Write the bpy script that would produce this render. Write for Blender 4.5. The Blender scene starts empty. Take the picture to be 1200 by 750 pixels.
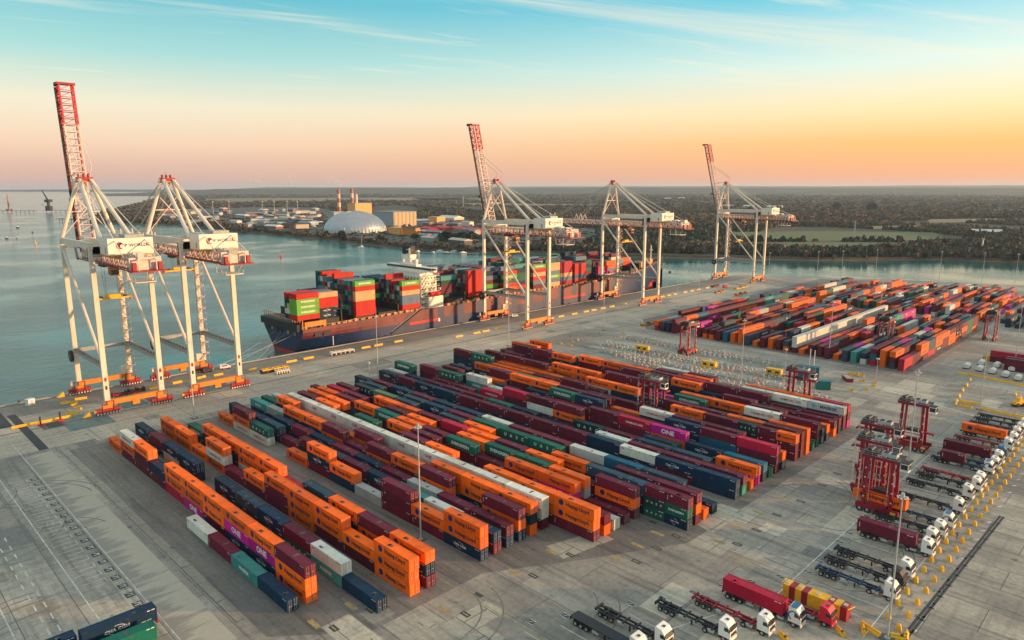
import bpy, bmesh, math, random
import numpy as np
from mathutils import Vector, Matrix
from mathutils.bvhtree import BVHTree
R = math.radians
random.seed(7); rng = np.random.default_rng(11)
sc = bpy.context.scene
col = sc.collection
# ------------------------------------------------------------------ camera
PHI, PITCH, CH, FPX = 44.74, 10.66968914679293, 80.0, 822.7
cam = bpy.data.cameras.new('camera'); co = bpy.data.objects.new('camera', cam); col.objects.link(co)
cam.sensor_width = 36; cam.lens = FPX * 36 / 1200; cam.clip_start = 1; cam.clip_end = 90000
co.location = (0, 0, CH); co.rotation_euler = (R(90 - PITCH), 0, R(PHI)); sc.camera = co
FWD = Vector((-math.sin(R(PHI)), math.cos(R(PHI)), 0)); RGT = Vector((math.cos(R(PHI)), math.sin(R(PHI)), 0))
TH = R(PITCH)
def g(x, y, z=0.0):
    """ground point of a spot in the reference photograph (used to read real positions off it)"""
    u, v = (x - 600) / FPX, (y - 375) / FPX
    s, c = math.sin(TH), math.cos(TH)
    t = (CH - z) / (s + v * c)
    p = RGT * (u * t) + FWD * ((c - v * s) * t)
    return p.x, p.y
# ------------------------------------------------------------------ object helpers
def tag(o, label=None, cat=None, group=None, kind=None):
    if label: o['label'] = label
    if cat: o['category'] = cat
    if group: o['group'] = group
    if kind: o['kind'] = kind
    return o
def thing(name, label, cat, loc=(0, 0, 0), rz=0.0, group=None):
    o = bpy.data.objects.new(name, None); col.objects.link(o)
    o.empty_display_size = 0.5
    o.location = loc; o.rotation_euler = (0, 0, rz)
    return tag(o, label, cat, group)
KIDS = {}
def kids(o):
    return KIDS.get(o.name, [])
def setpar(o, parent):
    o.parent = parent; KIDS.setdefault(parent.name, []).append(o)
def dup(o, loc=None, rz=None, label=None, group=None, parent=None):
    c = o.copy(); col.objects.link(c)
    if parent is not None: setpar(c, parent)
    if loc is not None: c.location = loc
    if rz is not None: c.rotation_euler = (0, 0, rz)
    if label: c['label'] = label
    if group: c['group'] = group
    for k in kids(o): dup(k, parent=c)
    return c
ORD = 'first second third fourth fifth sixth seventh eighth ninth tenth eleventh twelfth thirteenth fourteenth fifteenth sixteenth seventeenth eighteenth nineteenth'.split()
TENS = {20: 'twent', 30: 'thirt', 40: 'fort', 50: 'fift', 60: 'sixt', 70: 'sevent', 80: 'eight', 90: 'ninet'}
def nth(n):
    if n < 20: return ORD[n - 1]
    t, u = n // 10 * 10, n % 10
    return TENS[t] + ('ieth' if u == 0 else 'y-' + ORD[u - 1])
# ------------------------------------------------------------------ materials
MATS = {}
def lin(c):
    return tuple(c[:3]) + (1.0,)
def mat(name, c=(.5, .5, .5), rough=.6, metal=0.0, var=.18, scale=.6, spec=.4, rust=None, rustamt=.0, objrand=0.0, stretch=(1, 1, 1), emit=None):
    m = bpy.data.materials.new(name); m.use_nodes = True
    nt = m.node_tree; N = nt.nodes; L = nt.links
    b = N['Principled BSDF']; b.inputs['Roughness'].default_value = rough; b.inputs['Metallic'].default_value = metal
    b.inputs['Specular IOR Level'].default_value = spec
    if var <= 0 and not rust:
        b.inputs['Base Color'].default_value = lin(c)
    else:
        tc = N.new('ShaderNodeTexCoord'); mp = N.new('ShaderNodeMapping'); mp.inputs['Scale'].default_value = stretch
        L.new(tc.outputs['Object'], mp.inputs['Vector'])
        nz = N.new('ShaderNodeTexNoise'); nz.noise_dimensions = '4D'
        nz.inputs['Scale'].default_value = scale; nz.inputs['Detail'].default_value = 4; nz.inputs['Roughness'].default_value = .62
        L.new(mp.outputs['Vector'], nz.inputs['Vector'])
        oi = N.new('ShaderNodeObjectInfo'); mu = N.new('ShaderNodeMath'); mu.operation = 'MULTIPLY'; mu.inputs[1].default_value = 37.0
        L.new(oi.outputs['Random'], mu.inputs[0]); L.new(mu.outputs[0], nz.inputs['W'])
        mr = N.new('ShaderNodeMapRange'); mr.inputs['From Min'].default_value = .3; mr.inputs['From Max'].default_value = .7
        mr.inputs['To Min'].default_value = 1 - var; mr.inputs['To Max'].default_value = 1 + var
        L.new(nz.outputs['Fac'], mr.inputs['Value'])
        fac = mr.outputs['Result']
        if objrand > 0:
            m2 = N.new('ShaderNodeMapRange'); m2.inputs['To Min'].default_value = 1 - objrand; m2.inputs['To Max'].default_value = 1 + objrand
            L.new(oi.outputs['Random'], m2.inputs['Value'])
            mm = N.new('ShaderNodeMath'); mm.operation = 'MULTIPLY'; L.new(fac, mm.inputs[0]); L.new(m2.outputs['Result'], mm.inputs[1]); fac = mm.outputs[0]
        vm = N.new('ShaderNodeVectorMath'); vm.operation = 'SCALE'; vm.inputs[0].default_value = c[:3]
        L.new(fac, vm.inputs['Scale']); out = vm.outputs['Vector']
        if rust:
            n2 = N.new('ShaderNodeTexNoise'); n2.noise_dimensions = '4D'; n2.inputs['Scale'].default_value = scale * 3.1; n2.inputs['Detail'].default_value = 5; n2.inputs['Roughness'].default_value = .7
            L.new(mp.outputs['Vector'], n2.inputs['Vector']); L.new(mu.outputs[0], n2.inputs['W'])
            r2 = N.new('ShaderNodeMapRange'); r2.inputs['From Min'].default_value = .56; r2.inputs['From Max'].default_value = .72; r2.inputs['To Max'].default_value = rustamt
            L.new(n2.outputs['Fac'], r2.inputs['Value'])
            mx = N.new('ShaderNodeMix'); mx.data_type = 'RGBA'; L.new(r2.outputs['Result'], mx.inputs[0]); L.new(out, mx.inputs[6]); mx.inputs[7].default_value = lin(rust)
            out = mx.outputs[2]
        L.new(out, b.inputs['Base Color'])
    if emit:
        b.inputs['Emission Color'].default_value = lin(emit); b.inputs['Emission Strength'].default_value = 1
    MATS[name] = m
    return m
RUST = (.16, .07, .035)
# container paints
PAINT = dict(O=(.90, .140, .004), M=(.13, .010, .030), N=(.004, .029, .066), D=(.030, .066, .098), T=(.055, .30, .27), G=(.003, .115, .080),
             K=(.008, .045, .045), W=(.66, .66, .57), S=(.42, .44, .40), P=(.55, .010, .25), R=(.46, .008, .042), B=(.008, .13, .22), L=(.17, .50, .06), r=(.56, .016, .010), c=(.66, .42, .20), b=(.13, .20, .30))
PAINT['g'] = (.13, .24, .16)
for k, c in PAINT.items():
    mat('paint_' + k, c, rough=.6, spec=.25, var=.16, scale=.35, rust=RUST, rustamt=.42, objrand=.24, stretch=(1, 1, .5))
mat('letter_white', (.72, .72, .68), var=.1); mat('letter_black', (.015, .017, .03), var=.1); mat('letter_navy', (.012, .02, .12), var=.1)
mat('letter_magenta', (.42, .01, .14), var=.1); mat('letter_red', (.5, .02, .03), var=.1); mat('letter_sky', (.10, .40, .55), var=.1)
mat('casting', (.10, .08, .07), var=.3); mat('rod_steel', (.35, .35, .34), var=.2)
mat('crane_white', (.66, .60, .50), rough=.45, var=.10, scale=.25, rust=RUST, rustamt=.35, stretch=(1, 1, .25))
mat('crane_red', (.30, .018, .020), rough=.5, var=.15); mat('crane_dark', (.035, .03, .035), rough=.6, var=.2)
mat('crane_orange', (.58, .20, .018), rough=.5, var=.16, rust=RUST, rustamt=.3); mat('crane_grey', (.34, .34, .32), rough=.5, var=.15)
mat('boom_white', (.66, .52, .46), rough=.5, var=.15, rust=(.30, .10, .08), rustamt=.35); mat('cable', (.05, .05, .05), var=0)
mat('glass', (.02, .03, .04), rough=.12, var=0, spec=.6); mat('tyre', (.018, .018, .02), rough=.85, var=.2); mat('rim', (.35, .35, .36), rough=.4, var=.1)
mat('yellow', (.80, .42, .015), rough=.6, var=.16, rust=(.12, .09, .05), rustamt=.35); mat('white_paint', (.74, .73, .68), rough=.4, var=.08, objrand=.10, rust=(.3, .27, .22), rustamt=.35)
mat('chassis_black', (.02, .022, .027), rough=.6, var=.3); mat('chassis_red', (.28, .015, .025), rough=.55, var=.2); mat('chassis_navy', (.012, .035, .08), rough=.55, var=.2)
mat('cab_blue', (.02, .13, .28), rough=.35, var=.05); mat('cab_red', (.62, .01, .035), rough=.35, var=.05)
mat('straddle_red', (.25, .006, .022), rough=.45, var=.15, rust=RUST, rustamt=.2); mat('galv', (.42, .43, .42), rough=.5, var=.15)
mat('lamp_head', (.6, .6, .58), var=.1); mat('cone_orange', (.8, .2, .03), var=.1); mat('teal_box', (.01, .16, .15), var=.15); mat('blue_box', (.01, .10, .18), var=.15)
mat('hull_navy', (.006, .024, .085), rough=.45, var=.25, scale=.12, rust=(.14, .05, .04), rustamt=.4, stretch=(1, 1, .35))
mat('hull_brown', (.15, .034, .038), rough=.55, var=.4, scale=.07, rust=(.012, .026, .075), rustamt=.9, stretch=(1, 1, .5))
mat('hull_red', (.45, .03, .03), rough=.6, var=.2); mat('ship_white', (.76, .70, .60), rough=.45, var=.08, rust=RUST, rustamt=.25)
mat('ship_deck', (.20, .06, .04), rough=.7, var=.3); mat('ship_dark', (.018, .02, .024), rough=.6, var=.2)
mat('ship_tan', (.62, .30, .12), rough=.6, var=.3, rust=RUST, rustamt=.5)
mat('brick', (.26, .10, .065), rough=.8, var=.3); mat('roof_slate', (.07, .06, .06), rough=.7, var=.3); mat('roof_grey', (.22, .23, .24), rough=.6, var=.2)
mat('shed_white', (.66, .62, .55), rough=.6, var=.12); mat('shed_grey', (.30, .32, .32), rough=.6, var=.15); mat('shed_cream', (.56, .44, .30), rough=.6, var=.12); mat('shed_dark', (.07, .08, .09), rough=.6, var=.2); mat('shed_red', (.5, .02, .03), rough=.6, var=.15)
mat('dome_metal', (.42, .43, .44), rough=.40, metal=.85, var=.10, scale=.08); mat('chimney_white', (.6, .5, .42), var=.1); mat('shed_orange_sunlit', (.75, .36, .10), var=.1)  # the shed orange also puts low sunlight into some wall colours
mat('bark', (.06, .045, .03), rough=.9, var=.3)
mat('evergreen', (.032, .048, .034), rough=.9, var=.4, scale=.12); mat('wood_brown', (.105, .082, .060), rough=.9, var=.4, scale=.08); mat('wood_olive', (.075, .070, .048), rough=.9, var=.4, scale=.08); mat('wood_rust', (.105, .068, .046), rough=.9, var=.35, scale=.08)
# ------------------------------------------------------------------ mesh builder
TXT = {}
def text_mesh(s):
    if s in TXT: return TXT[s]
    cu = bpy.data.curves.new('t', 'FONT'); cu.body = s; cu.resolution_u = 2; cu.size = 1; cu.align_x = 'CENTER'; cu.align_y = 'CENTER'; cu.offset = .028
    o = bpy.data.objects.new('t', cu); col.objects.link(o)
    me = o.to_mesh(); v = [tuple(p.co) for p in me.vertices]; f = [tuple(p.vertices) for p in me.polygons]
    o.to_mesh_clear(); bpy.data.objects.remove(o); bpy.data.curves.remove(cu)
    TXT[s] = (v, f); return TXT[s]
class MB:
    def __init__(s): s.v = []; s.f = []; s.m = []; s.names = []
    def mi(s, m):
        if m not in s.names: s.names.append(m)
        return s.names.index(m)
    def add(s, vs, fs, m):
        b = len(s.v); s.v += vs; k = s.mi(m)
        for f in fs: s.f.append(tuple(i + b for i in f)); s.m.append(k)
    def box(s, a, b, m, top=None):
        x0, y0, z0 = a; x1, y1, z1 = b
        vs = [(x0, y0, z0), (x1, y0, z0), (x1, y1, z0), (x0, y1, z0), (x0, y0, z1), (x1, y0, z1), (x1, y1, z1), (x0, y1, z1)]
        s.add(vs, [(3, 2, 1, 0), (0, 1, 5, 4), (1, 2, 6, 5), (2, 3, 7, 6), (3, 0, 4, 7)], m)
        s.add([vs[4], vs[5], vs[6], vs[7]], [(0, 1, 2, 3)], top or m)
    def cbox(s, c, d, m): s.box([c[i] - d[i] / 2 for i in range(3)], [c[i] + d[i] / 2 for i in range(3)], m)
    def beam(s, p, q, w, h, m, w2=None, h2=None):
        p, q = Vector(p), Vector(q); d = (q - p).normalized()
        up = Vector((0, 0, 1)) if abs(d.z) < .95 else Vector((0, 1, 0))
        a = d.cross(up).normalized(); b = a.cross(d).normalized(); w2 = w2 or w; h2 = h2 or h
        vs = []
        for c, ww, hh in ((p, w, h), (q, w2, h2)):
            for sx, sy in ((-1, -1), (1, -1), (1, 1), (-1, 1)): vs.append(tuple(c + a * (sx * ww / 2) + b * (sy * hh / 2)))
        s.add(vs, [(0, 1, 2, 3), (7, 6, 5, 4), (0, 4, 5, 1), (1, 5, 6, 2), (2, 6, 7, 3), (3, 7, 4, 0)], m)
    def cyl(s, p, q, r0, m, r1=None, n=10, cap=True):
        p, q = Vector(p), Vector(q); d = (q - p).normalized(); r1 = r0 if r1 is None else r1
        up = Vector((0, 0, 1)) if abs(d.z) < .9 else Vector((1, 0, 0))
        a = d.cross(up).normalized(); b = a.cross(d); vs = []
        for c, r in ((p, r0), (q, r1)):
            for i in range(n):
                t = 2 * math.pi * i / n; vs.append(tuple(c + a * (r * math.cos(t)) + b * (r * math.sin(t))))
        fs = [(i, i + n, (i + 1) % n + n, (i + 1) % n) for i in range(n)]
        if cap: fs += [tuple(range(n)), tuple(range(2 * n - 1, n - 1, -1))]
        s.add(vs, fs, m)
    def prism(s, pts, z0, z1, m, top=None):
        n = len(pts); vs = [(x, y, z0) for x, y in pts] + [(x, y, z1) for x, y in pts]
        s.add(vs, [(i, (i + 1) % n, (i + 1) % n + n, i + n) for i in range(n)] + [tuple(range(n - 1, -1, -1))], m)
        s.add(vs[n:], [tuple(range(n))], top or m)
    def extr(s, prof, y0, y1, m):   # profile in x,z extruded along y
        n = len(prof); vs = [(x, y0, z) for x, z in prof] + [(x, y1, z) for x, z in prof]
        s.add(vs, [(i, (i + 1) % n, (i + 1) % n + n, i + n) for i in range(n)] + [tuple(range(n - 1, -1, -1)), tuple(range(n, 2 * n))], m)
    def quad(s, a, b, c, d, m): s.add([a, b, c, d], [(0, 1, 2, 3)], m)
    def text(s, t, o, size, u, w, m, sx=1.0):
        v, f = text_mesh(t); o, u, w = Vector(o), Vector(u), Vector(w)
        s.add([tuple(o + u * (p[0] * size * sx) + w * (p[1] * size)) for p in v], f, m)
    def disc(s, o, r, u, w, m, n=14):
        o, u, w = Vector(o), Vector(u), Vector(w)
        s.add([tuple(o + u * (r * math.cos(2 * math.pi * i / n)) + w * (r * math.sin(2 * math.pi * i / n))) for i in range(n)], [tuple(range(n))], m)
    def put(s, o, loc, rz=0.0):
        """append another builder's shapes, moved"""
        c, sn = math.cos(rz), math.sin(rz); b = len(s.v)
        s.v += [(x * c - y * sn + loc[0], x * sn + y * c + loc[1], z + loc[2]) for x, y, z in o.v]
        mp = [s.mi(n) for n in o.names]
        s.f += [tuple(i + b for i in f) for f in o.f]; s.m += [mp[i] for i in o.m]
    def mesh(s, name):
        me = bpy.data.meshes.new(name); me.from_pydata(s.v, [], s.f)
        for n in s.names: me.materials.append(MATS[n])
        me.polygons.foreach_set('material_index', s.m); me.update()
        return me
    def build(s, name, parent=None, loc=None, rz=None, smooth=False):
        o = bpy.data.objects.new(name, s.mesh(name)); col.objects.link(o)
        if smooth: o.data.polygons.foreach_set('use_smooth', [True] * len(o.data.polygons))
        if parent is not None: setpar(o, parent)
        if loc is not None: o.location = loc
        if rz is not None: o.rotation_euler = (0, 0, rz)
        return o
HAZE = 0.00004
# ------------------------------------------------------------------ sun, sky
SUN_A, SUN_E = R(92), R(6)          # azimuth to the right of the view direction, height
SH = (FWD * math.cos(SUN_A) + RGT * math.sin(SUN_A)).normalized()
SUND = Vector((SH.x * math.cos(SUN_E), SH.y * math.cos(SUN_E), math.sin(SUN_E)))
sl = bpy.data.lights.new('sun', 'SUN'); sl.energy = 5.0; sl.angle = R(1.2); sl.color = (1.0, .56, .27)
so = bpy.data.objects.new('sun', sl); col.objects.link(so); so.rotation_euler = (-SUND).to_track_quat('-Z', 'Y').to_euler()
w = bpy.data.worlds.new('World'); sc.world = w; w.use_nodes = True
nt = w.node_tree; N = nt.nodes; L = nt.links
for n in list(N): N.remove(n)
out = N.new('ShaderNodeOutputWorld'); bg = N.new('ShaderNodeBackground'); bg2 = N.new('ShaderNodeBackground'); ad = N.new('ShaderNodeAddShader')
sky = N.new('ShaderNodeTexSky'); sky.sky_type = 'NISHITA'; sky.sun_disc = False; sky.sun_elevation = SUN_E
sky.sun_rotation = math.atan2(SH.x, SH.y); sky.air_density = 1.2; sky.dust_density = 2.5
L.new(sky.outputs[0], bg.inputs[0]); bg.inputs[1].default_value = .05
tc = N.new('ShaderNodeTexCoord'); sep = N.new('ShaderNodeSeparateXYZ'); L.new(tc.outputs['Generated'], sep.inputs[0])
def ramp(stops):
    r = N.new('ShaderNodeValToRGB'); cr = r.color_ramp
    while len(cr.elements) < len(stops): cr.elements.new(.5)
    for e, (p, c) in zip(cr.elements, stops): e.position = p; e.color = c + (1,)
    return r
def s2l(r_, g_, b_): return tuple(((c / 255 + .055) / 1.055) ** 2.4 if c > 10 else c / 3294 for c in (r_, g_, b_))
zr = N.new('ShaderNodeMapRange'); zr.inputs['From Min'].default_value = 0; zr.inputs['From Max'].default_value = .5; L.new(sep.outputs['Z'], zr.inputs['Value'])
left = ramp([(0, s2l(222, 172, 158)), (.05, s2l(228, 186, 168)), (.11, s2l(242, 206, 182)), (.20, s2l(234, 224, 202)), (.32, s2l(150, 206, 206)), (.46, s2l(70, 176, 196)), (.62, s2l(120, 200, 216)), (1, s2l(202, 214, 218))])  # topmost stops lie unseen above the frame, brightened to add ambient light
right = ramp([(0, s2l(250, 172, 138)), (.05, s2l(255, 176, 122)), (.11, s2l(255, 186, 108)), (.19, s2l(255, 222, 168)), (.30, s2l(216, 236, 228)), (.46, s2l(86, 196, 222)), (.62, s2l(130, 208, 226)), (1, s2l(204, 216, 220))])  # same raised stops overhead, for ambient light only
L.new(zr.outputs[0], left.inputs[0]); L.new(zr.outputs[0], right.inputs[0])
dt = N.new('ShaderNodeVectorMath'); dt.operation = 'DOT_PRODUCT'; L.new(tc.outputs['Generated'], dt.inputs[0]); dt.inputs[1].default_value = SH
az = N.new('ShaderNodeMapRange'); az.interpolation_type = 'SMOOTHSTEP'; az.inputs['From Min'].default_value = -.55; az.inputs['From Max'].default_value = .62; L.new(dt.outputs['Value'], az.inputs['Value'])
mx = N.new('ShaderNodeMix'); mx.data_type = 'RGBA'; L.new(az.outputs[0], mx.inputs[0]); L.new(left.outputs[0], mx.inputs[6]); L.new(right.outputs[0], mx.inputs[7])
# thin cirrus high up: noise on a plane above, drawn out along one direction
dv = N.new('ShaderNodeVectorMath'); dv.operation = 'DIVIDE'; L.new(tc.outputs['Generated'], dv.inputs[0])
cz = N.new('ShaderNodeCombineXYZ'); mz = N.new('ShaderNodeMath'); mz.operation = 'MAXIMUM'; mz.inputs[1].default_value = .02; L.new(sep.outputs['Z'], mz.inputs[0])
for i in range(3): L.new(mz.outputs[0], cz.inputs[i])
L.new(cz.outputs[0], dv.inputs[1])
def mathx(op, a, b_):
    n = N.new('ShaderNodeMath'); n.operation = op; L.new(a, n.inputs[0]); L.new(b_, n.inputs[1]); return n.outputs[0]
def cirrus(ang, sc_, seed, lo, hi):
    al = RGT * math.cos(ang) + FWD * math.sin(ang); ac = -RGT * math.sin(ang) + FWD * math.cos(ang); cb = N.new('ShaderNodeCombineXYZ')
    for i, (v_, k_) in enumerate(((al, sc_[0]), (ac, sc_[1]))):
        d_ = N.new('ShaderNodeVectorMath'); d_.operation = 'DOT_PRODUCT'; L.new(dv.outputs[0], d_.inputs[0]); d_.inputs[1].default_value = v_ * k_; L.new(d_.outputs['Value'], cb.inputs[i])
    cb.inputs[2].default_value = seed
    n = N.new('ShaderNodeTexNoise'); n.inputs['Scale'].default_value = 1; n.inputs['Detail'].default_value = 8; n.inputs['Roughness'].default_value = .6; n.inputs['Distortion'].default_value = .5
    L.new(cb.outputs[0], n.inputs['Vector'])
    r = N.new('ShaderNodeMapRange'); r.inputs['From Min'].default_value = lo; r.inputs['From Max'].default_value = hi; r.interpolation_type = 'SMOOTHSTEP'; L.new(n.outputs['Fac'], r.inputs['Value'])
    return r.outputs[0]
ca = cirrus(R(23), (.25, 1.35), 3.3, .51, .75); cb_ = cirrus(R(34), (.50, 2.9), 9.1, .54, .78)
c1 = mathx('MAXIMUM', ca, cb_)
zm = N.new('ShaderNodeMapRange'); zm.interpolation_type = 'SMOOTHSTEP'; zm.inputs['From Min'].default_value = .09; zm.inputs['From Max'].default_value = .15; L.new(sep.outputs['Z'], zm.inputs['Value'])
cm = N.new('ShaderNodeMath'); cm.operation = 'MULTIPLY'; L.new(c1, cm.inputs[0]); L.new(zm.outputs[0], cm.inputs[1])
ck = N.new('ShaderNodeMath'); ck.operation = 'MULTIPLY'; ck.inputs[1].default_value = .75; L.new(cm.outputs[0], ck.inputs[0])
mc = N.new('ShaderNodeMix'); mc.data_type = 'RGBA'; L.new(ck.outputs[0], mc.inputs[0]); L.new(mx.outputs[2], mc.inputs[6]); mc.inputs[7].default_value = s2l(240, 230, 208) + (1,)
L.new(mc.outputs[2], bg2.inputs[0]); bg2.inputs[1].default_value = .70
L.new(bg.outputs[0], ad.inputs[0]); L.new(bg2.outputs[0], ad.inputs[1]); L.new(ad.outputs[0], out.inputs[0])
sc.view_settings.view_transform = 'Standard'; sc.view_settings.look = 'None'; sc.view_settings.exposure = 0.5; sc.view_settings.gamma = 1; sc.view_settings.use_curve_mapping = False
sc.cycles.use_denoising = True; sc.cycles.max_bounces = 5; sc.cycles.diffuse_bounces = 3; sc.cycles.glossy_bounces = 2; sc.cycles.volume_bounces = 0; sc.cycles.transparent_max_bounces = 4
sc.cycles.caustics_reflective = False; sc.cycles.caustics_refractive = False; sc.cycles.sample_clamp_indirect = 4
# ------------------------------------------------------------------ ground materials
def node_mat(name):
    m = bpy.data.materials.new(name); m.use_nodes = True; MATS[name] = m
    return m, m.node_tree.nodes, m.node_tree.links
def mathn(N, L, op, a, b=None, c=None):
    n = N.new('ShaderNodeMath'); n.operation = op
    for i, x in enumerate((a, b, c)):
        if x is None: continue
        if isinstance(x, (int, float)): n.inputs[i].default_value = x
        else: L.new(x, n.inputs[i])
    return n.outputs[0]
def noise(N, L, vec, scale, stretch=(1, 1, 1), detail=4, rough=.6, dist=0.0, loc=(0, 0, 0)):
    mp = N.new('ShaderNodeMapping'); mp.inputs['Scale'].default_value = stretch; mp.inputs['Location'].default_value = loc; L.new(vec, mp.inputs[0])
    n = N.new('ShaderNodeTexNoise'); n.inputs['Scale'].default_value = scale; n.inputs['Detail'].default_value = detail; n.inputs['Roughness'].default_value = rough; n.inputs['Distortion'].default_value = dist
    L.new(mp.outputs[0], n.inputs['Vector']); return n.outputs['Fac']
def rng_(N, L, v, a, b, c, d):
    r = N.new('ShaderNodeMapRange'); r.inputs['From Min'].default_value = a; r.inputs['From Max'].default_value = b; r.inputs['To Min'].default_value = c; r.inputs['To Max'].default_value = d
    L.new(v, r.inputs['Value']); return r.outputs[0]
def mixc(N, L, f, a, b):
    n = N.new('ShaderNodeMix'); n.data_type = 'RGBA'
    for i, x in ((0, f), (6, a), (7, b)):
        if isinstance(x, (int, float)): n.inputs[i].default_value = x
        elif isinstance(x, tuple): n.inputs[i].default_value = lin(x)
        else: L.new(x, n.inputs[i])
    return n.outputs[2]
def concrete(name, c1, c2, slab=(14, 8), joint=.10, jcol=(.06, .06, .055), streakx=.35, streaky=.15, dark=(.15, .14, .125), big=.5, rough=.75):
    m, N, L = node_mat(name); b = N['Principled BSDF']; b.inputs['Roughness'].default_value = rough; b.inputs['Specular IOR Level'].default_value = .35
    tc = N.new('ShaderNodeTexCoord'); v = tc.outputs['Object']
    mp = N.new('ShaderNodeMapping'); mp.inputs['Scale'].default_value = (1 / slab[0], 1 / slab[0], 1); L.new(v, mp.inputs[0])
    br = N.new('ShaderNodeTexBrick'); br.offset = .37; br.inputs['Scale'].default_value = 1; br.inputs['Brick Width'].default_value = 1; br.inputs['Row Height'].default_value = slab[1] / slab[0]
    br.inputs['Mortar Size'].default_value = joint / slab[0]; br.inputs['Mortar Smooth'].default_value = .3; br.inputs['Bias'].default_value = -.1
    br.inputs['Color1'].default_value = lin(c1); br.inputs['Color2'].default_value = lin(c2); br.inputs['Mortar'].default_value = lin(jcol)
    L.new(mp.outputs[0], br.inputs['Vector'])
    colr = br.outputs['Color']
    n1 = noise(N, L, v, .03, (.6, 1, 1), detail=6, rough=.65)
    colr = mixc(N, L, mathn(N, L, 'MULTIPLY', rng_(N, L, n1, .40, .62, 0, 1), big), colr, dark)
    # tyre marks drawn out along the lanes, and across them
    n2 = noise(N, L, v, .55, (.045, 1, 1), detail=6, rough=.7)
    colr = mixc(N, L, mathn(N, L, 'MULTIPLY', rng_(N, L, n2, .50, .74, 0, 1), streakx), colr, (.045, .045, .05))
    n3 = noise(N, L, v, .5, (1, .05, 1), detail=6, rough=.7)
    colr = mixc(N, L, mathn(N, L, 'MULTIPLY', rng_(N, L, n3, .50, .74, 0, 1), streaky), colr, (.05, .05, .055))
    n4 = noise(N, L, v, .9, detail=8, rough=.75)
    sc_ = N.new('ShaderNodeVectorMath'); sc_.operation = 'SCALE'; L.new(colr, sc_.inputs[0]); L.new(rng_(N, L, n4, .3, .7, .72, 1.22), sc_.inputs['Scale'])
    # oil spots
    n5 = noise(N, L, v, .35, detail=3, rough=.5, loc=(40, 9, 0))
    fin = mixc(N, L, mathn(N, L, 'MULTIPLY', rng_(N, L, n5, .66, .74, 0, 1), .55), sc_.outputs[0], (.04, .04, .042))
    L.new(fin, b.inputs['Base Color'])
    bp = N.new('ShaderNodeBump'); bp.inputs['Strength'].default_value = .25; bp.inputs['Distance'].default_value = .05; L.new(n4, bp.inputs['Height']); L.new(bp.outputs[0], b.inputs['Normal'])
    return m
concrete('yard_concrete', (.50, .44, .345), (.34, .305, .25), slab=(21, 9.5), streakx=.7, streaky=.35, big=.7, joint=.10, jcol=(.12, .115, .10))
concrete('lane_asphalt', (.25, .222, .185), (.185, .167, .143), slab=(26, 4.1), joint=.06, jcol=(.11, .105, .10), streakx=.8, streaky=.10, big=.6, dark=(.09, .088, .085))
concrete('apron_concrete', (.54, .46, .34), (.46, .39, .30), slab=(22, 30), streakx=.20, streaky=.50, big=.3, joint=.12, jcol=(.17, .155, .13))
concrete('pale_concrete', (.47, .44, .34), (.39, .365, .285), slab=(9, 6), streakx=.30, streaky=.25, big=.3)
concrete('patch_pale', (.36, .325, .25), (.31, .28, .22), slab=(9, 6), streakx=.45, streaky=.25, big=.4)
concrete('road_asphalt', (.30, .255, .20), (.26, .225, .18), slab=(40, 40), streakx=.3, streaky=.3, big=.5)
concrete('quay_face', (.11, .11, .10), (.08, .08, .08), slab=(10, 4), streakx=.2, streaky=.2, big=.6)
# stained strip: pale slabs eaten by dark wash marks that run out along one side
m, N, L = node_mat('washed_concrete'); b = N['Principled BSDF']; b.inputs['Roughness'].default_value = .8
tc = N.new('ShaderNodeTexCoord'); v = tc.outputs['Object']; sp = N.new('ShaderNodeSeparateXYZ'); L.new(v, sp.inputs[0])
nx = noise(N, L, v, .30, (1, .14, 1), detail=7, rough=.68)
edge = mathn(N, L, 'ADD', rng_(N, L, sp.outputs['Y'], -3.2, 3.2, -1, 1), mathn(N, L, 'MULTIPLY', rng_(N, L, nx, .34, .66, -1, 1), 1.6))
k = rng_(N, L, edge, -.30, .40, 0, 1)
nn = noise(N, L, v, .7, detail=7, rough=.7); pale = mixc(N, L, nn, (.36, .325, .25), (.46, .415, .32)); drk = mixc(N, L, nn, (.24, .22, .185), (.31, .28, .23))
L.new(mixc(N, L, k, drk, pale), b.inputs['Base Color'])
mat('road_white', (.56, .55, .50), rough=.7, var=.45, scale=.5, rust=(.2, .19, .17), rustamt=.7); mat('road_yellow', (.34, .25, .10), rough=.7, var=.4, scale=.6, rust=(.15, .14, .12), rustamt=.8)
mat('road_green', (.14, .20, .175), rough=.7, var=.35, scale=.5, rust=(.12, .12, .11), rustamt=.7); mat('road_pink', (.20, .11, .11), rough=.7, var=.35, rust=(.12, .12, .11), rustamt=.7); mat('patch_dark', (.05, .052, .056), rough=.8, var=.25)
mat('rail_dark', (.07, .065, .06), rough=.6, var=.2)
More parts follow.
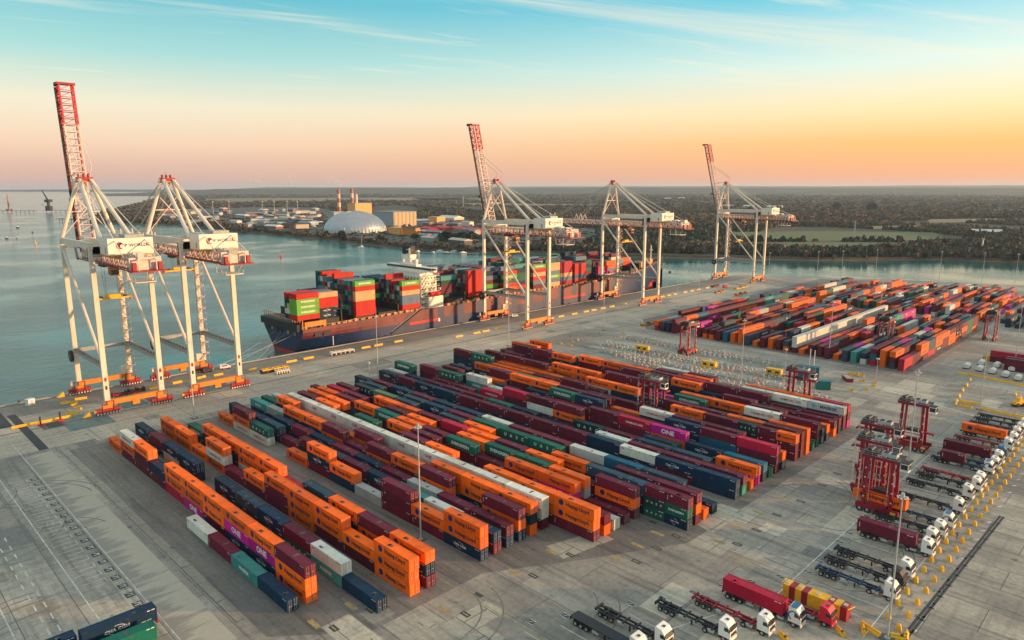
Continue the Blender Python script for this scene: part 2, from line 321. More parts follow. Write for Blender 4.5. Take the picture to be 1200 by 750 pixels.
# water
m, N, L = node_mat('water'); b = N['Principled BSDF']; b.inputs['Base Color'].default_value = (.008, .11, .105, 1); b.inputs['Roughness'].default_value = .09; b.inputs['IOR'].default_value = 1.33
tc = N.new('ShaderNodeTexCoord'); v = tc.outputs['Object']
h1 = noise(N, L, v, .17, (1, .55, 1), detail=7, rough=.68, dist=.4); h2 = noise(N, L, v, .012, detail=3, rough=.5)
cal = rng_(N, L, h2, .40, .60, .2, 1.0)
bp = N.new('ShaderNodeBump'); bp.inputs['Distance'].default_value = 1.5; L.new(h1, bp.inputs['Height']); spw = N.new('ShaderNodeSeparateXYZ'); L.new(v, spw.inputs[0])
shel = rng_(N, L, mathn(N, L, 'ADD', mathn(N, L, 'MULTIPLY', spw.outputs['X'], .5), spw.outputs['Y']), 150, 600, 1.0, .30)   # sheltered river arm upstream
L.new(mathn(N, L, 'MULTIPLY', mathn(N, L, 'MULTIPLY', cal, .75), shel), bp.inputs['Strength']); L.new(mixc(N, L, shel, (.02, .09, .085), (.012, .135, .118)), b.inputs['Base Color']); L.new(bp.outputs[0], b.inputs['Normal'])
# far land
m, N, L = node_mat('far_ground'); b = N['Principled BSDF']; b.inputs['Roughness'].default_value = .95; b.inputs['Specular IOR Level'].default_value = .1
tc = N.new('ShaderNodeTexCoord'); v = tc.outputs['Object']; n1 = noise(N, L, v, .0022, detail=8, rough=.65); n2 = noise(N, L, v, .03, detail=5)
c = mixc(N, L, rng_(N, L, n1, .42, .58, 0, 1), (.075, .075, .048), (.125, .105, .070)); c = mixc(N, L, mathn(N, L, 'MULTIPLY', n2, .4), c, (.06, .062, .042)); L.new(c, b.inputs['Base Color'])
m, N, L = node_mat('field_green'); b = N['Principled BSDF']; b.inputs['Roughness'].default_value = .95
tc = N.new('ShaderNodeTexCoord'); v = tc.outputs['Object']; n1 = noise(N, L, v, .012, detail=6, rough=.6); L.new(mixc(N, L, n1, (.065, .105, .034), (.115, .13, .052)), b.inputs['Base Color'])
mat('field_tan', (.20, .16, .085), rough=.95, var=.25, scale=.02); mat('mud', (.16, .105, .07), rough=.9, var=.3, scale=.05); mat('town_ground', (.085, .08, .07), rough=.9, var=.5, scale=.03)
# ------------------------------------------------------------------ ground sheets
def sheet(name, pts, z, m, kind='structure', origin=None):
    ox, oy = origin or (0, 0)
    me = bpy.data.meshes.new(name); me.from_pydata([(x - ox, y - oy, 0) for x, y in pts], [], [tuple(range(len(pts)))]); me.materials.append(MATS[m])
    o = bpy.data.objects.new(name, me); col.objects.link(o); o.location = (ox, oy, z)
    if kind: o['kind'] = kind
    return o
def poly_pts(px, z=0): return [g(x, y, z) for x, y in px]
WZ = -4.0
sheet('water', [(-30000, -30000), (30000, -30000), (30000, 30000), (-30000, 30000)], WZ, 'water')
QX = -312.5
PLAT = [(QX, -420), (320, -420), (320, 800), (150, 775), (-100, 712), (-200, 676), (-255, 642), (QX, 612)]
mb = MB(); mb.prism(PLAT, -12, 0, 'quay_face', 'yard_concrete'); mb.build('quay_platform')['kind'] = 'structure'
mb = MB()   # concrete coping and timber fenders along the quay edge
mb.box((QX - .25, -420, -1.2), (QX + 1.2, 612, .22), 'apron_concrete'); mb.build('quay_kerb')['kind'] = 'structure'
sheet('quay_ground', [(QX + 1.3, -420), (-249, -420), (-249, 560), (QX + 1.3, 605)], .004, 'apron_concrete')
sheet('quay_road', [(QX + 1.3, 38), (-292, 38), (-292, 600), (QX + 1.3, 605)], .008, 'road_asphalt')
sheet('stack_ground', [(-243, 50), (-112, 50), (-100, 64), (-100, 92), (-88, 112), (-76, 134), (-74, 245), (-243, 247)], .004, 'lane_asphalt')
sheet('second_stack_ground', [(-224, 336), (-86, 331), (-86, 490), (-100, 660), (-243, 636), (-243, 360)], .004, 'lane_asphalt')
sheet('washed_pavement', [(-246, 38.2), (-40, 38.2), (-40, 46.0), (-246, 46.0)], .004, 'washed_concrete', origin=(-150, 41))
sheet('pale_pavement', [(-92.3, 74), (-92.3, 85.7), (-86.8, 85.9), (-86.7, 74.2)], .004, 'pale_concrete')
sheet('pale_pavement', [(-86.5, 74), (-86.5, 80), (-66, 80), (-66, 74)], .004, 'pale_concrete')
sheet('pale_pavement', [(-96.3, 71.2), (-96.3, 75.4), (-94.4, 75.4), (-94.4, 73.9), (-92.6, 73.9), (-92.6, 72.5), (-94.4, 72.5), (-94.4, 71.2)], .004, 'pale_concrete')
sheet('pale_pavement', [g(800, 605), g(845, 590), g(875, 600), g(835, 625)], .008, 'pale_concrete')
sheet('pale_pavement', [g(640, 640), g(700, 622), g(720, 632), g(660, 655)], .008, 'pale_concrete')
sheet('pale_pavement', [(-246, 47.5), (-120, 47.5), (-120, 49.8), (-246, 49.8)], .004, 'patch_pale')
sheet('dark_pavement', [(-297, 43.4), (-249, 43.4), (-249, 46.0), (-297, 46.0)], .012, 'patch_dark')
sheet('dark_pavement', [(QX + 2, -60), (-281.5, -60), (-281.5, 42.6), (QX + 2, 42.6)], .012, 'patch_dark')
# crane rails, lines and painted marks
mb = MB()
for x in (-273.5, -309.5 + 0.0):
    mb.box((x - .35, -420, .005), (x + .35, 600, .030), 'rail_dark')
mb.box((-290.6, 38, .009), (-290.2, 590, .014), 'rail_dark'); mb.box((-262.2, -420, .005), (-261.9, 600, .009), 'rail_dark')
mb.build('crane_rail_road')['kind'] = 'structure'
mb = MB()
def line(a, b, w, m, z=.010):
    a, b = Vector((*a, 0)), Vector((*b, 0)); d = (b - a).normalized(); n = Vector((-d.y, d.x, 0)) * (w / 2)
    mb.add([tuple(p + Vector((0, 0, z))) for p in (a + n, b + n, b - n, a - n)], [(3, 2, 1, 0)], m)
line((-262, 30.2), (-120, 30.2), .22, 'road_white'); line((-262, 17.7), (-120, 17.7), .22, 'road_white')
for i in range(34):
    x = -226 + i * 2.23
    line((x, 30.9 + (1.3 if i % 2 else 0)), (x, 35.4), .16, 'road_white')
    if i % 2 == 0: line((x + .1, 35.4), (x + 2.1, 35.4), .16, 'road_white')
for i in range(20):
    x = -224.5 + i * 4.46
    line((x - 1.0, 37.0), (x + 1.0, 37.0), 1.7, 'patch_dark', .010)
    line((x - .75, 36.6), (x - .25, 37.4), .22, 'road_white', .014); line((x + .25, 36.4), (x + .25, 37.6), .25, 'road_white', .014); line((x - .7, 37.5), (x + .8, 37.5), .15, 'road_white', .014)
line((-262, 38.6), (-120, 38.6), .18, 'road_white')
for y in (22.5, 24.2): 
    for i in range(14): line((-190 + i * 5.2, y), (-187.5 + i * 5.2, y), .25, 'road_white')
line((-100, 306), (-48, 285), .5, 'road_white'); line((-48, 285), (-20, 287), .5, 'road_white')
# lorry bays: side lines, cross marks, numbers plates on the ground at their heads
for i in range(34):
    y = 84 + i * 6.0
    x0 = -49.6 if y > 138 else -49.6 - (138 - y) * .55
    line((x0 - .5, y), (x0 + 15, y), .14, 'road_white')
    line((x0 - 2.6, y + 3), (x0 - 1.2, y + 3), .9, 'patch_dark'); line((x0 - 2.4, y + 2.8), (x0 - 1.5, y + 3.2), .16, 'road_white', .014); line((x0 - 2.7, y + 3.6), (x0 - 1.1, y + 3.6), .14, 'road_white'); line((x0 - 2.7, y + 2.4), (x0 - 1.1, y + 2.4), .14, 'road_white')
    if y > 128:
        line((-33.3, y + 1.6), (-33.3, y + 3.6), .7, 'road_green'); line((-30.4, y + 1.2), (-30.4, y + 2.6), .5, 'road_green'); line((-29.6, y + 2), (-29.0, y + 3), .4, 'road_white')
line((-35.3, 126), (-35.3, 215), .22, 'road_white'); line((-52.4, 100), (-52.4, 235), .22, 'road_white'); line((-68.5, 84), (-52.4, 128), .2, 'road_white')
for y in (128.9, 131.5): line((-30.9 + .7 * (y > 130), y - 19), (-28.1 + .7 * (y > 130), 200.5), .55, 'patch_dark')
for i in range(13): line((-30.2 + i * .17, 128 + i * 5.6), (-29.1 + i * .17, 128 + i * 5.6), .4, 'patch_dark')
# marks at the mouths of the container lanes
for y, x in [(58, -108), (66, -108), (78, -94), (97, -94), (109, -94), (117, -82), (125, -82), (133, -82), (139.5, -70), (149, -70), (160, -70), (172, -69), (186, -69), (197, -69), (209, -69), (221, -69)]:
    line((x - 3.2, y), (x + .2, y), 1.1, 'road_yellow'); line((x + 1.2, y + 1.9), (x + 3.4, y + 1.9), 1.2, 'patch_dark'); line((x + 1.5, y + 1.9), (x + 3.1, y + 1.9), .3, 'road_yellow', .014)
for p, q in [((-99, 84.5), (-75, 84.5)), ((-244, 84.5), (-99, 84.5))]: line(p, q, .25, 'road_yellow')
for p in [(561, 697), (585, 620), (650, 612), (765, 612)]:
    x, y = g(*p); line((x - 1, y), (x + 1, y), .9, 'patch_dark')
line((-280, 62), (-262, 62), 14, 'road_green', .012); line((-278, 52.5), (-270, 52.5), 7, 'road_pink', .016); line((-277, 53), (-271, 53), 4.5, 'road_asphalt' if False else 'patch_dark', .020)
for y in (80, 108): line((-296, y), (-276, y), 9, 'road_green', .012); line((-292, y + 7), (-278, y + 7), 4, 'road_pink', .012)
o = mb.build('road_markings'); o['kind'] = 'structure'

# repaired bays, darker or paler than the slabs round them
for nm_, c1_, c2_ in (('patch_slate', (.22, .21, .19), (.19, .185, .17)), ('patch_tan', (.60, .53, .40), (.53, .47, .36)), ('patch_brown', (.36, .30, .23), (.31, .265, .205)), ('patch_green', (.31, .30, .25), (.28, .27, .225))): concrete(nm_, c1_, c2_, slab=(40, 30), streakx=.5, streaky=.35, big=.35, joint=.08)
random.seed(5); done = [(-100, 66, 70, 94)]
for k in range(600):
    zone = random.choice(((-72, -50, 92, 300), (-72, -50, 92, 300), (-246, -116, 14, 30), (-110, -66, 55, 80), (-26, 40, 90, 330), (-100, -50, 262, 335), (-262, -248, 50, 520), (-288, -264, 60, 560)))
    w_, h_ = random.choice(((8, 5), (14, 6), (6, 12), (18, 9), (9, 18), (5, 5), (12, 10))); x_ = random.uniform(zone[0], zone[1]); y_ = random.uniform(zone[2], zone[3])
    if x_ + w_ > zone[1] + 6 or y_ + h_ > zone[3] or any(x_ < b_ + .3 and x_ + w_ > a_ - .3 and y_ < d_ + .3 and y_ + h_ > c_ - .3 for a_, b_, c_, d_ in done): continue
    done.append((x_, x_ + w_, y_, y_ + h_))
    sheet('pavement', [(x_, y_), (x_ + w_, y_), (x_ + w_, y_ + h_), (x_, y_ + h_)], .0055, random.choice(('patch_slate', 'patch_tan', 'patch_tan', 'patch_brown', 'patch_green', 'patch_brown')))
    if len(done) > 95: break
mat('tyre_rubber', (.17, .155, .13), rough=.8, var=.35, scale=.8, rust=(.27, .24, .195), rustamt=1.0)
mb = MB()
for k in range(26):   # turning marks of the carriers and lorries
    x_, y_ = random.choice(((random.uniform(-72, -54), random.uniform(95, 300)), (random.uniform(-100, -60), random.uniform(60, 95)), (random.uniform(-26, 20), random.uniform(100, 260)), (random.uniform(-230, -130), random.uniform(16, 29)))); r_ = random.uniform(7, 20); a0 = random.choice((0, 1.57, 3.14, 4.71)) + random.uniform(-.3, .3); n_ = 9
    for off in (0, random.choice((2.0, 4.2))):
        P_ = [Vector((x_ + (r_ + off) * math.cos(a0 + i * .17), y_ + (r_ + off) * math.sin(a0 + i * .17), .0085)) for i in range(n_)]; W_ = .16
        for i in range(n_ - 1):
            d_ = (P_[i + 1] - P_[i]).normalized(); q_ = Vector((-d_.y, d_.x, 0)) * W_; mb.add([tuple(P_[i] + q_), tuple(P_[i + 1] + q_), tuple(P_[i + 1] - q_), tuple(P_[i] - q_)], [(3, 2, 1, 0)], 'tyre_rubber')
mb.build('road_tyre_marks')['kind'] = 'structure'
# ------------------------------------------------------------------ shipping containers
CW, CHT = 2.44, 2.62
def cont_mb(k, ln=40, var=0):
    """one container, centred on x,y, base z=0; long side along x, door end at +x; painted marks on both sides"""
    Lc = 12.19 if ln == 40 else 6.06; h = Lc / 2; w = CW / 2; p = 'paint_' + k; b = MB()
    b.box((-h + .06, -w + .03, .1), (h - .06, w - .03, CHT - .06), p)
    for sx in (-1, 1):
        for sy in (-1, 1):
            b.box((min(sx * h, sx * (h - .16)), min(sy * w, sy * (w - .16)), .0), (max(sx * h, sx * (h - .16)), max(sy * w, sy * (w - .16)), CHT), p)
    for sy in (-1, 1):
        y = sy * (w - .04)
        b.box((-h + .16, min(y, y - sy * .10), .02), (h - .16, max(y, y - sy * .10), .16), p); b.box((-h + .16, min(y, y - sy * .10), CHT - .12), (h - .16, max(y, y - sy * .10), CHT - .005), p)
    for sx in (-1, 1):
        x = sx * (h - .02); b.box((min(x, x - sx * .12), -w + .16, CHT - .14), (max(x, x - sx * .12), w - .16, CHT - .004), p); b.box((min(x, x - sx * .12), -w + .16, .02), (max(x, x - sx * .12), w - .16, .17), p)
    n = 24 if ln == 40 else 12           # pressed ribs of the side walls
    for sy in (-1, 1):
        for i in range(n):
            x = -h + .35 + (Lc - .7) * (i + .5) / n
            b.box((x - .085, min(sy * (w - .03), sy * (w - .004)), .17), (x + .085, max(sy * (w - .03), sy * (w - .004)), CHT - .13), p)
    for i in range(9 if ln == 40 else 5):  # roof bows
        x = -h + .6 + (Lc - 1.2) * i / (8 if ln == 40 else 4); b.box((x - .12, -w + .2, CHT - .065), (x + .12, w - .2, CHT - .035), p)
    e = w + .012; s = 1.0 if ln == 40 else .55
    pr = random.Random(k + str(ln) + str(var))
    mk = 'letter_black' if k in 'OWSLcgT' else 'letter_white'
    for sy in (-1, 1):      # code plates, repair panels
        for j in range(2): x = h - .9 - .75 * j; b.box((min(x * -sy, x * -sy + .55), min(sy * e, sy * (e - .004)), 2.28), (max(x * -sy, x * -sy + .55), max(sy * e, sy * (e - .004)), 2.42), mk)
    for j in range(3): x = pr.uniform(-h + 1, h - 1.6); b.box((x, -.6, CHT - .034), (x + pr.uniform(.4, 1.3), pr.uniform(-.2, .8), CHT - .031), 'casting' if j == 0 else p)
    for sy in (-1, 1):
        u, wv = ((1, 0, 0), (0, 0, 1)) if sy < 0 else ((-1, 0, 0), (0, 0, 1)); q = sy * e
        def T(t, x, z, size, m, sx=1.0): b.text(t, (x * (1 if sy < 0 else -1), q, z), size, u, wv, m, sx)
        if k == 'O':
            if var != 2:
                b.disc((-3.75 * s * (1 if sy < 0 else -1), q, 1.45), .74 * (s ** .5), u, wv, 'letter_navy')
            T('Hapag-Lloyd', 1.2 * s, 1.4, 1.28 * s, 'letter_black', 1.08)
        elif k == 'P': T('ONE', 0, 1.32, 1.9 * (s ** .5), 'letter_white', 1.15)
        elif k == 'N':
            if var != 2:
                T('CMA CGM', -.6 * s, 1.25, .78 * s, 'letter_white', 1.15)
                for i in range(6):
                    a0, a1 = R(25 + i * 20), R(45 + i * 20)
                    for kk in (1, -1):
                        f = lambda a, r: ((kk * r * 1.5 * math.cos(a) * s - .6 * s) * (1 if sy < 0 else -1), q, 1.25 + kk * r * .82 * math.sin(a))
                        if i < 4: b.quad(f(a0, 1.0), f(a1, 1.0), f(a1, .90), f(a0, .94), 'letter_white')
            if ln == 40 and var == 0: T('CMA CGM', 4.2, .55, .36, 'letter_white')
        elif k in 'GL' and var == 0: T('EVERGREEN', 0, 1.3, 1.25 * s, 'letter_white', 1.15)
        elif k == 'K' or (k == 'G' and var == 1):
            for i, ch in enumerate('UASC'): T(ch, (-3.6 + 2.4 * i) * s, 1.3, 1.3 * s, 'letter_white', 1.1)
        elif k == 'S' and var == 1:
            b.disc((-4.0 * s * (1 if sy < 0 else -1), q, 1.35), .85 * s, u, wv, 'letter_sky', n=4); T('MAERSK', 1.0 * s, 1.3, 1.35 * s, 'letter_navy', 1.15)
        elif k == 'T': T('MAERSK', 0, 1.3, 1.1 * s, 'letter_white', 1.15)
        elif k == 'W':
            if var == 1: T('ONE', .2, 1.25, 1.35 * s, 'letter_magenta', 1.1)
            elif var == 0: T('HAMBURG SÜD', .3, 1.25, 1.0 * s, 'letter_red', 1.1)
            else: b.box(((-h + .6) if sy < 0 else (h - 1.5), min(q, q - .004 * sy), 1.9), ((-h + 1.5) if sy < 0 else (h - .6), max(q, q - .004 * sy), 2.15), 'letter_red')
        elif k == 'R':
            if var == 0: T('K LINE', 0, 1.3, 1.25 * s, 'letter_white', 1.15)
            elif var == 1: T('HAMBURG SÜD', .2, 1.2, .85 * s, 'letter_white', 1.1)
        elif k in 'MD':
            x = (-h + .55) * (1 if sy < 0 else -1)
            for i in range(4): b.box((x - .07, min(q, q - .004 * sy), .95 + .3 * i), (x + .07, max(q, q - .004 * sy), 1.15 + .3 * i), 'letter_white')
            if var == 1: b.box((x - .1 + .9 * (1 if sy < 0 else -1), min(q, q - .004 * sy), 2.0), (x + .9 + .4 * (1 if sy < 0 else -1), max(q, q - .004 * sy), 2.25), 'letter_white')
    return b
CM, CMESH = {}, {}
def cget(k, ln, var):
    key = (k, ln, var)
    if key not in CM: CM[key] = cont_mb(*key)
    return CM[key]
def cmesh(k, ln, var):
    key = (k, ln, var)
    if key not in CMESH: CMESH[key] = cget(*key).mesh('container_body')
    return CMESH[key]
DM = {}
def door_mesh(k):
    """one door leaf with two lock rods, hung on the +x end; its hinge edge at y=0, leaf towards +y"""
    if k not in DM:
        b = MB(); b.box((0, .02, .16), (.03, 1.10, CHT - .15), 'paint_' + k)
        for y in (.38, .82):
            b.cyl((.055, y, .12), (.055, y, CHT - .1), .03, 'rod_steel', n=6)
            for z in (.35, 1.0, 2.2): b.box((.03, y - .07, z), (.075, y + .07, z + .06), 'rod_steel')
        b.box((.03, .40, 1.05), (.07, .85, 1.10), 'rod_steel')
        DM[k] = b.mesh('door_leaf')
    return DM[k]
NAMES = dict(O='orange container with round emblem', M='plain maroon container', N='navy container with white lettering', D='slate grey container', T='turquoise container', G='green container with white lettering', g='pale green container', K='dark green container',
             W='white container', S='light grey container', P='magenta container with white letters', R='crimson container', B='mid blue container', L='lime green container', r='bright red container', c='cream container', b='steel blue container')
ROWS = [(56.1, 3, 'N T M W'), (60.1, 3, 'OOM NPO NPO MOO POO ROO MN MMO MOW O'), (68.1, 2, 'N TW GM NN -ND -ND NN . NN WN NM NN'), (75.9, 2, 'OOO MO MOO OOO MMO MO M OWO O OO OO'),
 (80.0, 2, 'MNO NOM NNO NND MR MOO WOO MNO NNO GG'), (84.0, 11, 'M'), (94.9, 2, 'NOO MO MMM S NO MNO O . WG WOM O'), (98.9, 2, 'MN TW NT MN NM ND NM M ND NN NN'), (102.9, 2, 'NM NM TS NM NN NM NN NM NN N .'),
 (106.8, 2, 'NOM N NOM NMO NOM NM NOM NNO NNO NS NT'), (110.8, 2, 'ONO NOO NOO M . NOM NO . . NNO NG'), (114.8, 2, 'MWW WWW WWW WWW WWW WWW WWW WWW WWW WWW WW'), (118.8, 1, 'MOO MOO MOO . MMO MMM . MMG . MMO MMM W'),
 (122.8, 1, 'OM N N . . MMM MMO . . MMO MMO'), (126.7, 1, 'W MPO MMO MM MMG MMM MMO MMG MMO TTM MMO M'), (130.7, 1, 'M MSO MOG MMG MOO . MMO MMM . MMM MMR MM'), (134.7, 1, 'MOM MM MMO MMM MMO MMR MMM MMO NMO . MMM'),
 (138.7, 0, '-NGM -GKM -NND NND NNO NM NM NNO NND NN NND NNg NNK'), (142.7, 0, 'MOM MMM , NN MKG MGG NNG MMM NNN NND NN NND'), (146.6, 0, '-O NND NNB NNS MMM MMM NNW NNN NNN MMM NNN MMM'), (150.6, 0, 'N N . M . NN NM MM NN NN MM NN NN'),
 (162.3, 0, 'NN MN NW NN MM MM NM NM MM NN NN NM MN'), (166.3, 0, 'TM MM NM NW . . NN NG MM MM MM NN NW'), (170.3, 0, 'O ND ND MM NK N N N N MM MM . NNG'), (174.2, 0, 'PO N ND N N MOM MWM MMR NR N MMG MMM'),
 (178.2, 0, 'NB NN NOP MMR MMM . . N NW TTW N'), (182.2, 0, 'G . . MM NO MM MM N NN N NN'), (186.2, 0, 'MMR NBM NNN NM NM MMN MMG NN . MO . MM'), (190.2, 0, 'NO NMM NMM NNW NO NMM MMM MMO MMO MMM . NN'),
 (199.2, 0, '-MMO -MMM -NNK MMM NNO MM MM MM NMM NO Ng NO NO'), (203.2, 0, 'MMM NMO NMM NMM N . NM NM NM NO NO NGG NNM'), (207.2, 0, 'OOO N NM N NN NNO NWO MM MO NO NO NM NO'), (211.1, 0, 'G . N NNG NM NM . . . NOM NOM NMM'),
 (215.1, 0, 'GMM NNW NNO NNO NP P N OOO NOO . NO NM'), (219.1, 0, 'NN NMM NM N N NMM NMM M . O M MM'), (223.1, 0, 'NO NM NNM N N NP . . N O . MM'), (229.0, 0, 'OM NM NN NN NNO . NMM O M NNO NMM NMM'),
 (233.0, 0, 'NM NM NNM NMM NNR NNM NOO NMO NMO M M NNO M'), (237.0, 0, 'MMS NGW NMW M NNO NMM M NG O NG W O M'), (240.9, 0, 'PMR NNO NNO M NMM NMW M MR NO . W NNO NO')]
CONT = []   # dict(k, ln, var, x, y, z, rz, block, row, stack, tier, n, below)
def variant(k, ri):
    if k == 'W': return 1 if ri == 11 else (0 if ri > 25 or ri in (1, 3, 6) else 2)
    if k == 'N': return random.choice((0, 0, 1, 2))
    if k == 'G': return random.choice((0, 0, 1))
    if k == 'S': return 1 if ri == 38 else 0
    if k == 'R': return random.choice((0, 1, 2))
    if k in 'MD': return random.choice((0, 1, 0))
    if k == 'O': return 2 if random.random() < .06 else 0
    return 0
for ri, (y, k0, txt) in enumerate(ROWS):
    x = -79.2 - 12.3 * k0; si = 0
    for t in txt.split():
        if t == '.': x -= 12.3; continue
        if t == ',': x -= 6.15; continue
        ln = 20 if t[0] == '-' else 40; t = t.lstrip('-'); Lc = 12.19 if ln == 40 else 6.06; si += 1; z = 0.02
        for ti, k in enumerate(t):
            CONT.append(dict(k=k, ln=ln, var=variant(k, ri), x=x - Lc / 2 + random.uniform(-.06, .06), y=y + CW / 2 + random.uniform(-.05, .05), z=z, rz=0, block=0, row=ri, stack=si, tier=ti, n=len(t), below=t[ti - 1] if ti else None))
            z += CHT + .02
        x -= 12.3 if ln == 40 else 6.15
# second block: rows run along the quay
def pal(): return random.choices('OMNDGPWRTSKB', (30, 32, 12, 9, 4, 4, 5, 5, 1, 2, 2, 3))[0]
XR = [-218.6, -214.6, -210.6, -206.5] + [-191.5 + 4.05 * i for i in range(26)]
for i, x in enumerate(XR):
    for blk, (ya, nb) in enumerate(((337 + random.uniform(-1, 1), 11), (500 + random.uniform(-4, 3), 13))):
        if blk == 1 and x > -100: nb = 10
        if i < 4: nb = nb if blk else 12
        white = (i == 17 and blk == 0)
        lvl = random.choice((1, 2, 2, 2, 3)); k = pal()
        for s in range(nb):
            dens = .90 if blk == 0 else .86
            if random.random() > dens and not white and s > 0: continue
            if random.random() < .22: lvl = max(1, min(3 if blk == 0 else 2, lvl + random.choice((-1, 1))))
            nt_ = lvl
            if white: nt_ = 3
            if random.random() < .8: k = pal()
            z = .02
            for ti in range(nt_):
                if random.random() < .6: k = pal()
                kk = 'W' if white and ti > 0 else k
                yy = ya + 12.3 * s + 6.1 + (16 if i >= 24 and blk == 0 and False else 0)
                if yy + 6 > 476 + (i % 4) * 4 and blk == 0: continue
                if blk == 1 and yy > 612 + (x + 243) * .36 - 2: continue
                if i in (9, 10, 16, 17, 18) and blk == 0 and False: continue
                CONT.append(dict(k=kk, ln=40, var=2 if kk in 'WN' else 0, x=x, y=yy, z=z, rz=R(90), block=1, row=i, stack=s, tier=ti, n=nt_, below=None)); z += CHT + .02
# third block at the right, beyond the roadway
for i in range(9):
    x = -82 + 4.6 * i
    for s in range(11):
        if random.random() < .22: continue
        k = pal(); z = .02
        for ti in range(random.choice((1, 1, 2))):
            CONT.append(dict(k=k, ln=40, var=2 if k in 'WN' else 0, x=x, y=494 + 12.3 * s, z=z, rz=R(90), block=2, row=i, stack=s, tier=ti, n=1, below=None)); z += CHT + .02
for i, (yy, kk) in enumerate(((372.0, 'MM'), (376.2, 'MM'), (385.5, 'MR'), (390, 'M'))):
    for s in range(4):
        for ti, k in enumerate(kk): CONT.append(dict(k=k, ln=40, var=0, x=-52 - (8 if i > 1 else 0) + 12.4 * s, y=yy, z=.02 + ti * (CHT + .02), rz=0, block=2, row=20 + i, stack=s, tier=ti, n=len(kk), below=None))
CONT.append(dict(k='B', ln=40, var=0, x=-42, y=399, z=.02, rz=0, block=2, row=30, stack=0, tier=0, n=1, below=None))
# containers on the ship: bays along the quay, rows across the beam
SHIPBAYS = [(167.0, 15.4, '', 0), (179.4, 14.5, 'NNrrc', 1), (200.6, 13.3, 'rrrccrL', 0), (215.4, 13.3, '', 7), (230.6, 13.2, 'rbbcrL', 0), (264.6, 15, '', 3), (279.6, 15.2, 'rrrrrr', 0), (297, 15, '', 2), (309.5, 15, 'OrGLr', 0), (324.5, 15, '', 1), (337, 14.2, 'MbrcrL', 0), (351.6, 14.2, 'cbLbcc', 0), (364.6, 14.2, 'RbcRRR', 0), (379.8, 14.4, 'rBrrr', 0), (392.6, 15, '', 2), (408, 15.4, 'PPr', 0), (420.6, 15.6, 'rbOO', 0), (436, 17, '', 1), (449, 18, 'rrO', 1)]
for bi, (y0, zb, near, back) in enumerate(SHIPBAYS):
    hmax = 6 if bi not in (0,) else 5
    base = max(1, len(near) or (6 if bi < 15 else 4))
    half = 21 if y0 < 400 else max(9, 21 - (y0 - 400) * .16)
    n = (5, 9, 16)[min(bi, 2)] if bi < 3 else int(half * 2 / 2.5)
    cx = -335
    for rI in range(n):
        xx = cx + half - 1.35 - rI * 2.5
        if rI < back: continue
        nt_ = max(1, base + random.choice((0, 0, 0, 0, -1, -1, 1) if rI > 0 else (0,)))
        if not near and rI == back: nt_ = max(2, base - 1)
        z = zb if bi else 15.4
        if bi == 0: seq = 'rLLLr' if rI < 3 else None; nt_ = 5 if rI < 3 else random.choice((5, 5, 4))
        else: seq = near if (near and rI == back) else None
        nt_ = len(seq) if seq else nt_
        for ti in range(nt_):
            k = seq[ti] if seq else random.choices('MNDKGrWTbLSc', (22, 18, 12, 10, 10, 14, 7, 6, 6, 4, 4, 4))[0]
            if seq is None and ti == nt_ - 1: k = random.choices('DMGTrNWb', (3, 4, 4, 2, 3, 3, 1, 3))[0]
            CONT.append(dict(k=k, ln=40, var=0 if k in 'LN' and seq else 2, x=xx, y=y0 + 6.1, z=z, rz=R(90), block=3, row=bi, stack=rI, tier=ti, n=nt_, below=None)); z += CHT + .01
# how much of each container the camera sees (rays from points on its three near faces)
def cbounds(c):
    Lc = 12.19 if c['ln'] == 40 else 6.06
    hx, hy = (Lc / 2, CW / 2) if c['rz'] == 0 else (CW / 2, Lc / 2)
    return c['x'] - hx, c['y'] - hy, c['z'], c['x'] + hx, c['y'] + hy, c['z'] + CHT
pv, pf = [], []
for c in CONT:
    x0, y0, z0, x1, y1, z1 = cbounds(c); b0 = len(pv)
    pv += [(x0, y0, z0), (x1, y0, z0), (x1, y1, z0), (x0, y1, z0), (x0, y0, z1), (x1, y0, z1), (x1, y1, z1), (x0, y1, z1)]
    pf += [tuple(b0 + i for i in f) for f in ((3, 2, 1, 0), (0, 1, 5, 4), (1, 2, 6, 5), (2, 3, 7, 6), (3, 0, 4, 7), (4, 5, 6, 7))]
bvh = BVHTree.FromPolygons(pv, pf)
EYE = Vector((0, 0, CH))
def inframe(p):
    d = p - EYE; f = d.dot(FWD); s, c = math.sin(TH), math.cos(TH)
    fw = f * c - d.z * s; u = d.dot(RGT) / fw * FPX + 600; v = (-f * s - d.z * c) / fw * FPX + 375
    return -5 < u < 1205 and -5 < v < 755
for c in CONT:
    x0, y0, z0, x1, y1, z1 = cbounds(c); e = .03; seen = 0.0; end = 0
    for fi, area, pts in ((0, (x1 - x0) * (y1 - y0), [(x0 + (x1 - x0) * a, y0 + (y1 - y0) * b, z1 + e) for a in (.12, .37, .63, .88) for b in (.25, .75)]),
                          (1, (x1 - x0) * CHT, [(x0 + (x1 - x0) * a, y0 - e, z0 + CHT * b) for a in (.12, .37, .63, .88) for b in (.25, .75)]),
                          (2, (y1 - y0) * CHT, [(x1 + e, y0 + (y1 - y0) * a, z0 + CHT * b) for a in (.25, .75) for b in (.25, .75)])):
        nrm = Vector(((0, 0, 1), (0, -1, 0), (1, 0, 0))[fi])
        for p in pts:
            p = Vector(p); d = EYE - p; l = d.length; d.normalize()
            if not inframe(p) or bvh.ray_cast(p + d * .01, d, l)[0] is not None: continue
            seen += area / len(pts) * abs(nrm.dot(d)) / (l * l); end += fi == 2
    c['seen'] = seen; c['end'] = end
order = sorted(range(len(CONT)), key=lambda i: -CONT[i]['seen'])
MAXC = 286
single = set(order[:MAXC])
TIER = ('ground tier', 'second tier', 'third tier')
used = {}
big = 0
